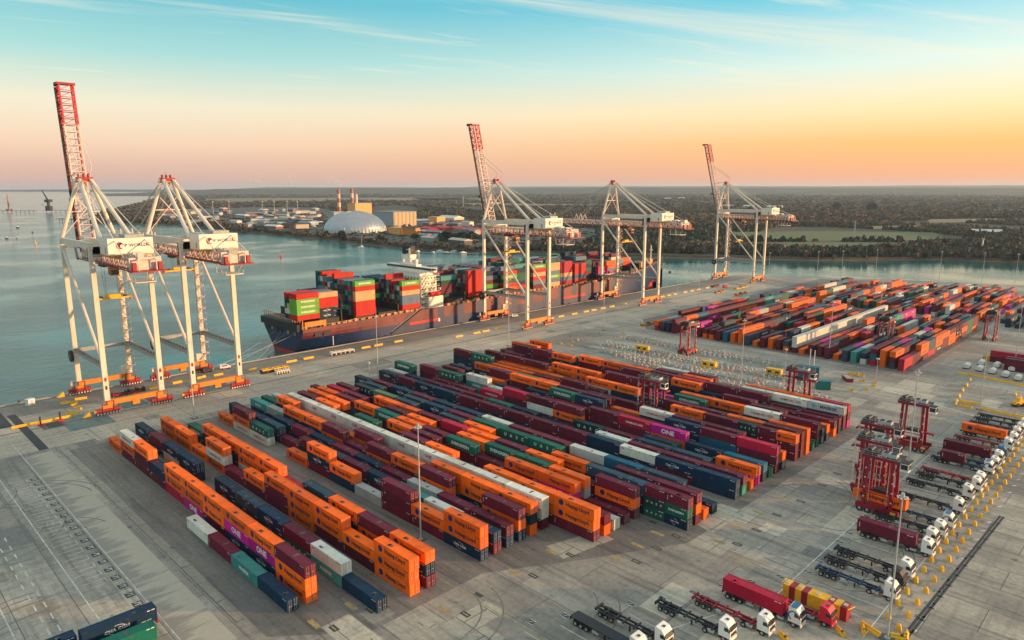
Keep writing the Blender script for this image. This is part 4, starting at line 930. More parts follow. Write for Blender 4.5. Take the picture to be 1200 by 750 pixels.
# ------------------------------------------------------------------ straddle carriers (travel along local x)
def make_straddle():
    t = thing('straddle_carrier', 'x', 'straddle carrier')
    for s in (-1, 1):
        y = s * 2.25
        b = MB(); b.box((-4.9, y - .42, 1.15), (4.9, y + .42, 2.25), 'straddle_red'); b.box((-2.2, y - .5, 2.25), (2.2, y + .5, 3.0), 'straddle_red'); b.box((3.2, y - .52, 1.3), (4.4, y + .52, 2.0), 'yellow') if s < 0 else None
        b.build('sill_beam', t)
        for x in (-3.9, -2.1, 1.6, 3.6):
            b = MB(); b.cyl((x, y - .36, .78), (x, y + .36, .78), .78, 'tyre', n=16); b.cyl((x, y - .37, .78), (x, y + .37, .78), .36, 'rim', n=10); b.build('wheel', t)
        for x in (-3.3, 3.0):
            b = MB(); b.beam((x, y, 2.25), (x * .9, y, 14.6), .80, .62, 'straddle_red', .68, .6)
            for z in (4, 6.5, 9, 11.5): b.box((x - .1, y + s * .28 - .03, z), (x + .25, y + s * .28 + .03, z + .35), 'lamp_head')
            b.build('leg', t)
        b = MB(); b.box((-4.4, y - .35, 14.3), (4.2, y + .35, 15.1), 'straddle_red'); b.build('top_beam', t)
        b = MB()
        for x in (-2.2, 2.0): b.cyl((x, y, 3), (x, y, 14.4), .07, 'galv', n=5)
        b.beam((-3.2, y + s * .5, 5.6), (3.2, y + s * .5, 5.6), .12, .2, 'straddle_red'); b.build('hoist_chain', t)
    b = MB()
    for x in (-3.6, -.4, 3.2): b.box((x - .3, -1.9, 14.35), (x + .3, 1.9, 14.95), 'chassis_black')
    b.box((-4.6, -2.7, 15.1), (-1.2, 2.7, 15.2), 'chassis_black'); b.box((1.0, -2.7, 15.1), (4.4, 2.7, 15.2), 'chassis_black')
    b.build('cross_beam', t)
    b = MB(); b.box((-.4, -1.2, 15.0), (3.0, 1.0, 16.0), 'galv'); b.box((-.1, -1.0, 16.0), (1.0, .8, 16.15), 'chassis_black'); b.box((1.6, -1.0, 16.0), (2.8, .8, 16.15), 'chassis_black'); b.build('engine_housing', t)
    b = MB(); b.box((-4.2, -2.4, 15.2), (-1.6, 2.2, 16.0), 'chassis_black'); b.cyl((-3, -1.5, 16.0), (-3, 1.5, 16.0), .5, 'chassis_black', n=8); b.build('winch', t)
    b = MB(); b.box((4.2, -2.3, 12.8), (6.1, -.4, 14.9), 'white_paint'); b.box((6.1, -2.15, 13.3), (6.14, -.55, 14.6), 'glass'); b.box((4.4, -2.34, 13.4), (5.9, -2.3, 14.6), 'glass'); b.box((4.5, -.4, 13.4), (5.9, -.36, 14.6), 'glass'); b.box((4.1, -2.4, 14.9), (6.2, -.3, 15.05), 'chassis_black'); b.build('cab', t)
    b = MB()
    for s in (-1, 1):
        for z in (15.2, 15.7, 16.2): b.beam((-4.8, s * 2.7, z), (4.5, s * 2.7, z), .05, .05, 'galv')
        for x in range(-4, 5, 2): b.beam((x, s * 2.7, 15.1), (x, s * 2.7, 16.2), .05, .05, 'galv')
    for z in range(3, 15): b.box((-4.75, -2.5, z), (-4.70, -1.9, z + .08), 'galv')
    b.beam((-4.72, -2.5, 2.2), (-4.72, -2.5, 15), .06, .06, 'galv'); b.beam((-4.72, -1.9, 2.2), (-4.72, -1.9, 15), .06, .06, 'galv'); b.build('ladder_and_rail', t)
    return t
def make_spreader(z, parent):
    b = MB(); b.box((-5.9, -.55, z), (5.9, .55, z + .45), 'straddle_red'); b.box((-6.0, -1.15, z - .1), (-5.6, 1.15, z + .35), 'straddle_red'); b.box((5.6, -1.15, z - .1), (6.0, 1.15, z + .35), 'straddle_red'); b.box((-1.5, -1.1, z + .45), (1.5, 1.1, z + .9), 'chassis_black')
    for sx in (-1, 1):
        for sy in (-1, 1): b.cyl((sx * 2.0, sy * 1.2, z + .4), (sx * 2.0, sy * 1.5, 14.5), .04, 'cable', n=4)
    return b.build('spreader', parent)
sx_, sy_ = g(771, 443, 15.8)
SCS = [(-50.2, 181.5, 0, 'red straddle carrier gripping an orange container beside the parked lorries', 5.3), (-55.2, 192.2, 0, 'red straddle carrier in the middle of the group of three', 12.0), (-59.1, 206.8, 0, 'red straddle carrier at the back of the group of three', 12.4),
       (-58.0, 236.0, 0, 'empty red straddle carrier with lowered spreader standing alone by the lorry bays', 5.6), (sx_ - 2, 201.2 if False else sy_ + .6, 0, 'red straddle carrier working between the container rows', 11.6), (-99.5, 249.5, 0, 'red straddle carrier beside the blue plant cabins', 11.6),
       (-175.0, 299.0, R(90), 'red straddle carrier standing among the racks', 11.6), (-110.4, 380.1, R(90), 'red straddle carrier inside the far container block', 11.6), (-77.0, 441, R(90), 'red straddle carrier on the far roadway with headlamps lit', 11.6)]
proto = None
for i, (x, y, rz, lab, z) in enumerate(SCS):
    if proto is None: proto = make_straddle(); o = proto; o.location = (x, y, 0); o.rotation_euler = (0, 0, rz)
    else: o = dup(proto, (x, y, 0), rz)
    o['label'] = lab; o['group'] = 'red straddle carriers'
SC_ALL = [o for o in col.objects if o.name.startswith('straddle_carrier')]
for o, s in zip(SC_ALL, SCS): make_spreader(s[4], o)
loose('O', 40, 0, (-50.2, 181.5, 2.62), 0, 'orange container with round emblem hanging inside a straddle carrier')
# ------------------------------------------------------------------ lorries: cab front at local x=0, trailer towards -x
def make_lorry(cabm='white_paint', cham='chassis_black', flat=False, trailer=True, cab=True, swirl=False):
    t = thing('lorry', 'x', 'lorry')
    if cab:
        b = MB(); b.extr([(-2.35, 1.0), (-.15, 1.0), (0, 1.6), (-.05, 2.3), (-.42, 3.15), (-.95, 3.75), (-2.1, 4.0), (-2.35, 3.9)], -1.24, 1.24, cabm); b.box((-.12, -1.2, .42), (.06, 1.2, 1.02), cabm)
        b.box((-2.3, -1.24, .55), (-1.9, 1.24, 1.0), 'chassis_black')
        cb = b.build('cab', t)
        b = MB(); b.add([(-.055, -1.12, 2.32), (-.055, 1.12, 2.32), (-.40, 1.08, 3.08), (-.40, -1.08, 3.08)], [(0, 1, 2, 3)], 'glass'); b.v = [(x + .03, y, z + .012) for x, y, z in b.v]; b.build('windscreen', cb)
        b = MB()
        for s in (-1, 1): b.add([(-.25, s * 1.25, 2.2), (-1.25, s * 1.25, 2.2), (-1.25, s * 1.25, 2.95), (-.55, s * 1.25, 2.95)], [(0, 1, 2, 3)], 'glass')
        b.box((-1.55, -.3, 3.90), (-1.05, .3, 3.96), 'glass'); b.build('side_windows', cb)
        b = MB(); b.box((.0, -1.0, 1.35), (.035, 1.0, 2.0), 'chassis_black'); b.box((.062, -1.15, .6), (.08, -.75, .85), 'lamp_head'); b.box((.062, .75, .6), (.08, 1.15, .85), 'lamp_head')
        for s in (-1, 1): b.box((-.25, s * 1.28 - .1, 2.2), (-.1, s * 1.28 + .1 + .08 * s, 3.0), 'chassis_black')
        b.build('grille_and_mirrors', cb)
        if swirl:
            b = MB()
            for s in (-1, 1):
                for i in range(8):
                    a0, a1 = R(20 + i * 28), R(48 + i * 28)
                    f = lambda a, r: (-1.45 + r * math.cos(a), s * 1.252, 2.35 + r * math.sin(a))
                    b.quad(f(a0, 1.0), f(a1, 1.0), f(a1, .72), f(a0, .72), 'cab_blue')
            b.box((-2.1, -1.15, 3.95), (-.95, 1.15, 4.06), 'cab_blue'); b.build('cab_stripe', cb)
    b = MB(); b.box((-6.0, -.55, .75), (-2.0, .55, 1.0), cham); b.box((-4.6, -1.1, .5), (-3.3, -.6, 1.0), 'galv'); b.box((-4.6, .6, .5), (-3.3, 1.1, 1.0), 'chassis_black'); b.box((-5.6, -.7, 1.0), (-4.2, .7, 1.15), 'chassis_black'); b.build('tractor_chassis', t)
    wheels = [-1.35, -5.0] + ([-11.9, -13.2, -14.5] if trailer else [])
    for x in wheels:
        b = MB()
        for s in (-1, 1):
            b.cyl((x, s * .75, .52), (x, s * 1.22, .52), .52, 'tyre', n=14); b.cyl((x, s * 1.0, .52), (x, s * 1.235, .52), .28, 'rim', n=8)
        b.build('wheel_pair', t)
    if trailer:
        b = MB()
        for s in (-1, 1): b.box((-15.6, s * .5 - .12, 1.05), (-3.4, s * .5 + .12, 1.38), cham)
        for x in (-15.5, -13.5, -11.2, -9.3, -6.9, -3.7): b.box((x - .16, -1.2, 1.12), (x + .16, 1.2, 1.36), cham)
        b.box((-15.75, -1.2, .9), (-15.55, 1.2, 1.5), cham)
        if flat: b.box((-15.6, -1.22, 1.38), (-3.3, 1.22, 1.52), 'chassis_black'); b.box((-3.35, -1.22, 1.5), (-3.2, 1.22, 2.4), 'chassis_black')
        for s in (-1, 1): b.box((-8.0, s * .9 - .1, .15), (-7.7, s * .9 + .1, 1.1), cham)
        for s in (-1, 1): b.box((-15.0, s * 1.0 - .22, 1.0), (-11.3, s * 1.0 + .22, 1.14), 'chassis_black')
        b.box((-10.6, -1.15, .55), (-9.2, -.75, 1.05), 'galv'); b.build('trailer_frame', t)
    return t
# y of each lorry, x of its cab front, kind, container on it
KIND = {}
def lorry(kind, x, y, lab):
    args = dict(wk=('white_paint', 'chassis_black'), wr=('white_paint', 'chassis_red'), wn=('white_paint', 'chassis_navy'), wf=('white_paint', 'chassis_black', True), sw=('white_paint', 'chassis_navy', False, True, True, True), rr=('cab_red', 'chassis_red'), kk=('chassis_black', 'chassis_black'), bl=('cab_blue', 'chassis_black'))[kind]
    if kind not in KIND: KIND[kind] = o = make_lorry(*args); o.location = (x, y, 0)
    else: o = dup(KIND[kind], (x + random.uniform(-.3, .3), y + random.uniform(-.15, .15), 0), R(random.uniform(-.7, .7)))
    o['label'] = lab; o['group'] = 'lorries parked nose out in the bays'
LOR = [('wf', -60.0, 93.0, 'lorry with bare dark flatbed trailer, nearest the bottom edge', None), ('wk', -58.4, 98.4, 'white lorry with empty black skeletal trailer beside the dark flatbed', None), ('wk', -51.4, 108.2, 'white lorry with empty black skeletal trailer left of the red trailer', None),
       ('wr', -47.2, 114.6, 'white lorry with empty red skeletal trailer', None), ('sw', -44.2, 121.0, 'white and blue lorry carrying a crimson container', ('R', 40, 2)), ('rr', -40.2, 125.2, 'red lorry with red skeletal trailer beside the striped container', None),
       ('wn', -34.4, 142.5, 'white lorry with empty navy skeletal trailer, right of the striped container', None), ('kk', -34.8, 148.3, 'black lorry with empty black skeletal trailer', None), ('wk', -34.8, 153.6, 'white lorry with black trailer next to the black lorry', None),
       ('wk', -34.4, 166.4, 'white lorry carrying a long maroon container, nearest of its kind', ('M', 40, 0)), ('wk', -34.8, 172.6, 'white lorry with empty trailer behind the long maroon container', None), ('wk', -34.8, 178.2, 'white lorry with empty trailer under the loaded straddle carrier', None),
       ('sw', -34.6, 184.2, 'white lorry with blue swirl and empty trailer beyond the straddle carrier', None), ('wk', -34.4, 195.0, 'white lorry with empty trailer standing between two empty bays', None), ('wk', -34.8, 206.2, 'white lorry with empty black trailer facing the cone rows', None),
       ('wk', -34.6, 213.2, 'white lorry with empty trailer left of the lorry with red trailer', None), ('wr', -34.8, 218.0, 'white lorry with red trailer left of the short maroon container', None), ('sw', -34.8, 229.6, 'blue and white lorry carrying a short maroon container', ('M', 20, 0)),
       ('wn', -34.6, 233.6, 'white lorry behind the short maroon container', None), ('wk', -34.6, 240.4, 'white lorry carrying a long maroon container, farther of two', ('M', 40, 0)), ('bl', -34.8, 246.0, 'blue lorry with empty trailer behind the far maroon container', None),
       ('wr', -34.8, 255.0, 'white lorry with red trailer beside the orange container', None), ('wk', -34.6, 262.4, 'white lorry carrying an orange container with round emblem', ('O', 40, 0)), ('wf', -34.8, 269.2, 'white lorry with dark flatbed beyond the orange container', None),
       ('wk', -34.8, 275.0, 'white lorry with black trailer beyond the dark flatbed', None), ('wk', -34.8, 281.0, 'white lorry with black trailer, farthest but one', None), ('wk', -34.8, 286.6, 'white lorry with black trailer, farthest of the row', None)]
for kind, x, y, lab, c in LOR:
    lorry(kind, x, y, lab)
    if c: loose(c[0], c[1], c[2], (x - 9.55 if c[1] == 40 else x - 10.5, y, 1.40), 0, {'R': 'crimson container on the trailer of a blue and white lorry', 'M': 'long maroon container on a trailer' if c[1] == 40 else 'short maroon container on a trailer', 'O': 'orange container with round emblem on a lorry trailer'}[c[0]] + ('' if c[0] != 'M' else (' nearest the tall lamp mast' if y < 170 else ' in the far part of the bays')))
# striped over-height frame standing on the ground
t = thing('striped_bin', 'yellow and red striped container standing by the red lorry', 'container', (-45.3, 129.6, 0))
b = MB()
for i in range(10): b.box((-6.1 + i * 1.22, -1.2, .12), (-4.88 + i * 1.22, 1.2, 2.75), 'yellow' if i % 2 == 0 or i == 5 else 'chassis_red')
b.box((-6.15, -1.24, 0), (6.15, 1.24, .118), 'chassis_red'); b.build('bin_body', t)
b = MB()
for x in (-5.6, -3.0, .4, 3.0, 5.5):
    b.box((x - .35, -.5, 2.75), (x + .35, .5, 2.85), 'shed_cream'); 
b.beam((-6.4, -1.2, 2.6), (-6.4, 1.2, 2.9), .14, .14, 'yellow'); b.beam((6.3, -1.3, 2.7), (6.7, 1.3, 2.3), .14, .14, 'yellow'); b.build('lid_hatches', t)
# navy trailer load at the bottom left, seen end-on to the bays
t = thing('lorry', 'lorry trailer with navy container parked at the bottom left bays', 'lorry', (-130.6, 37.6, 0), R(90))
for x in (-1.5, -2.8, -4.1):
    b = MB()
    for s in (-1, 1): b.cyl((x, s * .75, .52), (x, s * 1.22, .52), .52, 'tyre', n=14); b.cyl((x, s * 1.0, .52), (x, s * 1.235, .52), .28, 'rim', n=8)
    b.build('wheel_pair', t)
b = MB(); b.box((-13, -.62, 1.05), (-.4, -.38, 1.38), 'chassis_red'); b.box((-13, .38, 1.05), (-.4, .62, 1.38), 'chassis_red'); b.box((-.5, -1.22, .7), (-.2, 1.22, 1.38), 'chassis_red'); b.box((-13, -1.22, .5), (-9.5, 1.22, 1.05), 'chassis_red'); b.build('trailer_frame', t)
b = MB(); b.box((-.2, .8, .95), (-.16, 1.15, 1.2), 'paint_r'); b.box((-.2, -1.15, .95), (-.16, -.8, 1.2), 'cone_orange'); b.build('tail_lamps', t)
loose('N', 40, 0, (-130.6, 31.2, 1.40), R(90), 'navy container on a trailer at the bottom left corner')
loose('G', 40, 2, (-126.2, 29.6, .55), R(90), 'bright green container at the bottom left corner')
loose('N', 40, 2, (-133.9, 18.9, .02), R(90), 'navy container cut off by the bottom edge, far left')
# ------------------------------------------------------------------ lamp masts
def make_mast(h):
    t = thing('lamp_mast', 'x', 'lamp mast')
    b = MB(); b.cyl((0, 0, .0), (0, 0, h), .21, 'galv', .10, n=10); b.cyl((0, 0, 0), (0, 0, .25), .55, 'galv', n=8); b.box((-1.1, -1.1, 0), (1.1, 1.1, .12), 'quay_face'); b.build('mast_pole', t)
    b = MB()
    for i in range(8):
        a = i * math.pi / 4; b.cyl((0, 0, h - .3), (math.cos(a) * .7, math.sin(a) * .7, h - .25), .05, 'galv', n=4); b.cbox((math.cos(a) * .75, math.sin(a) * .75, h - .3), (.32, .32, .16), 'lamp_head')
    b.cyl((0, 0, h - .35), (0, 0, h + .5), .3, 'galv', n=8); b.build('lamp_ring', t)
    return t
MASTS = [(-120.8, 91.9, 'standing in the lane left of the white container row'), (-246.7, 89.6, 'in front of the leftmost cranes'), (-242.9, 164.5, 'on the apron facing the ship stern'), (-249.9, 249.7, 'on the apron left of the middle crane'), (-239.6, 315.9, 'on the apron right of the middle crane'), (-239.8, 393.8, 'on the apron behind the bow crane'), (-229, 401.6, 'at the quay end of the far container block'),
         (-129.4, 264.1, 'tallest among the pale racks'), (-122.0, 337.6, 'before the far container block beside the long white row'), (-52.0, 296.3, 'beside the yellow barrier enclosure'), (-56.3, 384.3, 'beside the tarpaulin loads at the right edge'), (-32.1, 128.7, 'in the foreground by the yellow cones'), (-55.3, 223.8, 'between the lone straddle carrier and the lorries'),
         (-218.9, 618.5, 'at the water edge, leftmost of the far ones'), (-202.1, 650.8, 'at the water edge, second of the far ones'), (-158.1, 671.2, 'at the water edge, third of the far ones'), (-130.0, 684.3, 'at the water edge, fourth of the far ones'), (-108.0, 689.0, 'at the water edge, fifth of the far ones'), (-150, 500, 'in the gap between the two far blocks'), (-256, 560, 'near the farthest crane'), (-232, 600, 'on the quay corner beyond the farthest crane')]
pm = None
for x, y, lab in MASTS:
    if pm is None: pm = make_mast(27.5); o = pm; o.location = (x, y, 0)
    else: o = dup(pm, (x, y, 0))
    o['label'] = 'tall grey lamp mast ' + lab; o['group'] = 'tall lamp masts'
ps = None
for i, (x, y, lab) in enumerate([(-239.9, 158.2, 'on the apron beside the tall mast'), (-73.5, 296, 'in the open yard right of the barrier ring'), (-119, 262, 'left of the straddle carrier by the racks'), (-143, 262, 'at the middle of the rack fence'), (-128, 303, 'behind the racks'), (-93, 313, 'beside the orange crate and yellow barriers')]):
    if ps is None:
        ps = thing('floodlight_post', 'x', 'floodlight'); b = MB(); b.cyl((0, 0, 0), (0, 0, 9), .14, 'galv', .09, n=8); b.build('post', ps); b = MB(); b.box((-.6, -.25, 8.9), (.6, .25, 9.4), 'lamp_head'); b.build('lamp_head', ps); o = ps; o.location = (x, y, 0)
    else: o = dup(ps, (x, y, 0))
    o['label'] = 'short pale floodlight post ' + lab; o['group'] = 'short floodlight posts'
# ------------------------------------------------------------------ yellow cones, barriers
b = MB(); b.cyl((0, 0, 0), (0, 0, .2), .56, 'yellow', .56, n=6); b.cyl((0, 0, .2), (0, 0, .95), .50, 'yellow', .40, n=6); b.cyl((0, 0, .95), (0, 0, 1.25), .36, 'yellow', .20, n=6)
cone = b.mesh('bay_marker')
for r, (x, y0, n, w_) in enumerate(((-34.0, 135.5, 24, 'row nearer the cabs'), (-31.4, 132.8, 24, 'outer row'))):
    for i in range(n):
        o = bpy.data.objects.new('bay_marker', cone); col.objects.link(o); o.location = (x, y0 + 5.72 * i, 0); o.rotation_euler = (0, 0, .3 * i)
        tag(o, f'stubby yellow bay marker, {w_}, {nth(i + 1)} from the front', 'marker post', 'stubby yellow markers before the lorries')
def barrier_mesh(l, h=.85):
    b = MB(); b.extr([(-.40, 0), (.40, 0), (.34, .25), (.18, .45), (.15, h), (-.15, h), (-.18, .45), (-.34, .25)], -l / 2, l / 2, 'yellow'); b.box((-.17, -l / 4 - .25, .3), (.17, -l / 4 + .25, h + .012), 'crane_dark') if l < 3 else None
    return b.mesh('barrier')
BM = {l: barrier_mesh(l) for l in (2.4, 4.0, 5.2)}
def barrier(x, y, rz, l, lab, grp):
    o = bpy.data.objects.new('traffic_barrier', BM[l]); col.objects.link(o); o.location = (x, y, .012); o.rotation_euler = (0, 0, rz); tag(o, lab, 'barrier', grp)
n = 0
for p in [(205, 120), (302, 100), (530, 60), (640, 38), (715, 25), (840, 5)]:
    x, y = g(p[0] / 5 + 300, p[1] / 5 + 400); n += 1; barrier(-297.5, y, 0, 5.2, f'yellow barrier block on the quay beside the ship, {nth(n)} from the stern', 'yellow barriers along the quay')
for y in (246, 259, 266, 276, 312, 321, 331, 344, 356, 364, 374, 384, 398, 432, 446, 455, 464, 478, 488, 498, 512):
    n += 1; barrier(-284.4, y, 0, 5.2, f'yellow barrier block on the quay beside the ship, {nth(n)} from the stern', 'yellow barriers along the quay')
for i, p in enumerate([(22, 501, 0), (37, 498, 0), (53, 495, 0), (62, 493, 0), (77, 490, 0), (85, 485.5, .5), (91, 479, 1.2), (87, 474, 2.4), (78, 473, .3), (95, 468, .2)]):
    x, y = g(p[0], p[1]); barrier(x, y, -p[2], 4.0, f'yellow barrier in the curved line left of the cranes, {nth(i + 1)} from the left', 'yellow barriers left of the cranes')
for i, (px, py, rz) in enumerate([(164, 457, 0), (181, 455, 0), (208, 449, .1), (236, 443, .2), (256, 440, 0), (296, 434, .1)]):
    x, y = g(px, py); barrier(x, y, rz, 4.0, f'yellow barrier among the crane legs, {nth(i + 1)} from the left', 'yellow barriers among the crane legs')
for i, p in enumerate([(1128, 438.5), (1141, 440), (1151, 442.5), (1161, 444.5), (1170, 446.5), (1182, 448.5), (1196, 452), (1137, 446), (1133, 452), (1128, 458), (1124, 465), (1121, 471), (1120, 474.5), (1132, 472.5), (1132, 477), (1143, 474), (1157, 481.5), (1171, 484.5), (1186, 487.5), (1198, 490), (1196, 467), (1190, 463)]):
    x, y = g(*p); barrier(x, y, R(90) if i < 7 or 13 <= i <= 19 else R(8), 4.0, f'yellow barrier of the fenced square at the right edge, {nth(i + 1)} round from the back', 'yellow barriers round the square at the right')
for i, (p, rz) in enumerate([((997, 438.5), 1.0), ((1003, 439), 1.3), ((1009, 441), 1.6), ((994, 443), .3), ((1010, 447.5), 1.8), ((1025, 449), .6), ((1024, 453), .9), ((1015, 457), .8), ((998, 458.5), 1.0), ((972, 453.5), .9), ((690, 391), .9), ((702, 389.5), .8), ((730, 390.5), 1.4), ((671, 400), .8), ((677, 399), .6), ((657, 402.5), 1.2), ((668, 405), 1.5)]):
    x, y = g(*p); barrier(x, y, rz, 2.4, f'short yellow and black barrier near the racks, {nth(i + 1)} of the scatter', 'short barriers scattered near the racks')
for i, (px, py, rz) in enumerate([(1012, 740, .4), (1062, 746, .2), (985, 742, .9), (918, 748, 1), (1020, 739, 1.2), (1052, 748, 2.0)]):
    x, y = g(px, py); barrier(x, y, rz, 2.4 if i != 4 else 4.0, f'yellow barrier before the lorries at the bottom edge, {nth(i + 1)} of the cluster', 'yellow barriers at the bottom edge')
# ------------------------------------------------------------------ reach of pale plug racks with green ground strips
b = MB(); b.box((-.55, -.12, 0), (.55, .12, .12), 'galv'); b.beam((-.35, 0, .1), (-.35, 0, 1.3), .12, .12, 'galv'); b.beam((.35, 0, .1), (.35, 0, 1.3), .12, .12, 'galv'); b.box((-.42, -.22, .9), (.42, .22, 1.5), 'chimney_white'); b.box((-.36, -.26, 1.0), (.0, -.22, 1.4), 'crane_dark')
r1 = b.mesh('plug_rack')
b2 = MB(); b2.box((-.5, -.4, 0), (.5, .4, .12), 'galv'); b2.beam((0, 0, .1), (0, 0, 1.2), .2, .2, 'galv'); b2.box((-.42, -.28, .8), (.42, .28, 1.5), 'boom_white'); b2.box((-.3, -.31, 1.0), (.1, -.28, 1.35), 'paint_r')
r2 = b2.mesh('plug_rack')
cnt = 0
for ri, (y, x0, x1, kind) in enumerate(((259.5, -172, -92, 1), (264.0, -182, -90, 1), (268.8, -196, -95, 1), (273.5, -208, -100, 1), (283.0, -214, -112, 0), (287.5, -216, -120, 0), (303.0, -218, -132, 0), (308.0, -218, -130, 0))):
    x = x0
    while x < x1:
        if random.random() < .93 and cnt < 296:
            o = bpy.data.objects.new('plug_rack', r2 if (kind and random.random() < .7) else r1); col.objects.link(o); o.location = (x + random.uniform(-.2, .2), y + random.uniform(-.35, .35), .012); o.rotation_euler = (0, 0, random.choice((0, 0, R(90), .3))); cnt += 1
            tag(o, f'pale plug rack on a post, {nth(ri + 1)} rack row from the near side', 'plug rack', f'pale plug racks in the {nth(ri + 1)} row')
        x += 2.75
ST = MB()
def small_rack(x, y, m_):
    ST.box((x - .4, y - .1, 0), (x + .4, y + .1, .1), 'galv'); ST.box((x - .06, y - .06, .1), (x + .06, y + .06, .9), 'galv'); ST.box((x - .38, y - .2, .8), (x + .38, y + .2, 1.35), m_)
for y, x0, x1 in ((261.4, -176, -92), (266.4, -188, -92), (271.3, -204, -98), (276.0, -210, -104), (280.4, -214, -108), (285.4, -216, -114), (290.2, -218, -122), (300.6, -220, -134), (305.6, -218, -132), (310.4, -218, -136)):
    x = x0
    while x < x1:
        if random.random() < .85: small_rack(x, y + random.uniform(-.6, .6), random.choice(('chimney_white', 'boom_white', 'lamp_head', 'cone_orange', 'crane_grey', 'chimney_white')))
        x += random.uniform(1.7, 3.2)
o = ST.build('plug_racks_between'); tag(o, 'smaller pale racks filling the strips between the rack rows', 'racks', kind='stuff')
mb = MB()
for y, x0, x1, m_ in ((261.8, -182, -92, 'road_pink'), (271.2, -208, -96, 'road_green'), (278.5, -220, -104, 'pale_concrete'), (285.3, -218, -112, 'road_green'), (294.8, -222, -126, 'pale_concrete'), (305.5, -220, -130, 'road_green')): mb.quad((x0, y - 2.6, .008), (x1, y - 2.6, .008), (x1, y + 2.6, .008), (x0, y + 2.6, .008), m_)
mb.build('rack_ground')['kind'] = 'structure'
# yellow control cabins by the racks, blue and teal plant cabins
def cabin(m_, w_, l_, h_, loc, rz, lab, win=True):
    t = thing('site_cabin', lab, 'cabin', loc, rz); b = MB(); b.box((-l_ / 2, -w_ / 2, .2), (l_ / 2, w_ / 2, h_), m_); b.box((-l_ / 2 - .1, -w_ / 2 - .1, h_), (l_ / 2 + .1, w_ / 2 + .1, h_ + .15), m_); b.box((-l_ / 2 + .3, -w_ / 2 + .2, 0), (l_ / 2 - .3, w_ / 2 - .2, .2), 'crane_dark'); b.build('wall', t)
    if win:
        for x in (-l_ / 4, l_ / 4):
            b = MB(); b.box((x - .8, -w_ / 2 - .03, h_ * .45), (x + .8, -w_ / 2, h_ * .8), 'glass'); b.build('window', t)
for p, lab in (((753 + 0, 412), 'yellow cabin at the far left of the racks'), ((831, 431), 'yellow cabin in the middle of the rack field'), ((907, 440), 'yellow cabin at the right end of the rack field'),):
    x, y = g(*p); cabin('yellow', 2.4, 6.5, 2.9, (x, y, .02), R(4), lab)
x, y = g(944, 447); cabin('blue_box', 3.0, 9, 6.2, (x, y + 2, .02), R(10), 'two storey blue plant cabin beside a straddle carrier')
x, y = g(964, 456); cabin('teal_box', 2.5, 5.5, 3.4, (x, y, .02), R(30), 'teal plant cabin right of the blue one', False)
x, y = g(993, 446); t = thing('debris_skip', 'open red skip with timber inside the barrier ring', 'skip', (x, y, .02), R(40)); b = MB(); b.extr([(-1.0, 0), (1.0, 0), (1.5, 1.5), (-1.5, 1.5)], -3, 3, 'chassis_red'); b.build('skip_body', t); b = MB(); [b.beam((-1 + .5 * i, -2.6, 1.55), (-.9 + .4 * i, 2.7, 1.7), .3, .2, 'shed_cream') for i in range(5)]; b.build('timber', t)
for i, (px, py) in enumerate(((948.5, 430.5), (953.5, 432))):
    x, y = g(px, py); t = thing('access_gantry', ('left' if i == 0 else 'right') + ' slim white post carrying an orange crate, before the far block', 'gantry', (x, y, 0)); b = MB(); b.cyl((0, 0, 0), (0, 0, 8.5), .18, 'white_paint', n=8); b.box((-.6, -.6, 0), (.6, .6, .2), 'chassis_red'); b.build('post', t)
# tarpaulined loads, flat racks at the right edge
for i, (px, py) in enumerate(((1133, 431), (1148, 434), (1163, 437), (1178, 441), (1193, 445), (1150, 427), (1168, 430), (1186, 434))):
    x, y = g(px, py); t = thing('covered_load', f'long load under a pale tarpaulin at the right edge, {nth(i + 1)} of the set', 'covered load', (x, y, .02), R(2), 'tarpaulined loads at the right edge'); b = MB(); b.extr([(-1.2, .4), (1.2, .4), (1.2, 1.6), (.6, 2.0), (-.6, 2.1), (-1.2, 1.5)], -2.6, 2.6, 'shed_white'); b.build('tarpaulin', t); b = MB(); b.box((-1.25, -2.9, 0), (1.25, 2.9, .4), 'chassis_black'); b.build('pallet_base', t)
x, y = g(1170, 424); t = thing('stacked_frames', 'stack of rusty yellow lifting frames behind the tarpaulins', 'lifting frames', (x, y, .02), R(0)); b = MB()
for k in range(4): b.box((-6, -1.2, .55 * k), (6, -.9, .55 * k + .4), 'yellow'); b.box((-6, .9, .55 * k), (6, 1.2, .55 * k + .4), 'yellow'); [b.box((xx, -1.2, .55 * k + .05), (xx + .4, 1.2, .55 * k + .35), 'crane_orange') for xx in (-6, -3, 0, 3, 5.6)]
b.build('frame_stack', t)
x, y = g(1194, 476); t = thing('yellow_loader', 'yellow wheeled loader at the right edge inside the barriers', 'loader', (x, y, .02), R(60)); b = MB(); b.box((-2.6, -.9, .8), (2.0, .9, 1.9), 'yellow'); b.box((-1, -.8, 1.9), (.6, .8, 3.2), 'yellow'); b.beam((1.6, 0, 1.6), (4.2, 0, .9), .5, .4, 'yellow'); b.box((4.0, -1.3, .2), (5.0, 1.3, 1.3), 'crane_dark'); b.build('loader_body', t)
for xx in (-1.7, 1.4): b = MB(); b.cyl((xx, -1.2, .75), (xx, 1.2, .75), .75, 'tyre', n=12); b.build('wheel_pair', t)
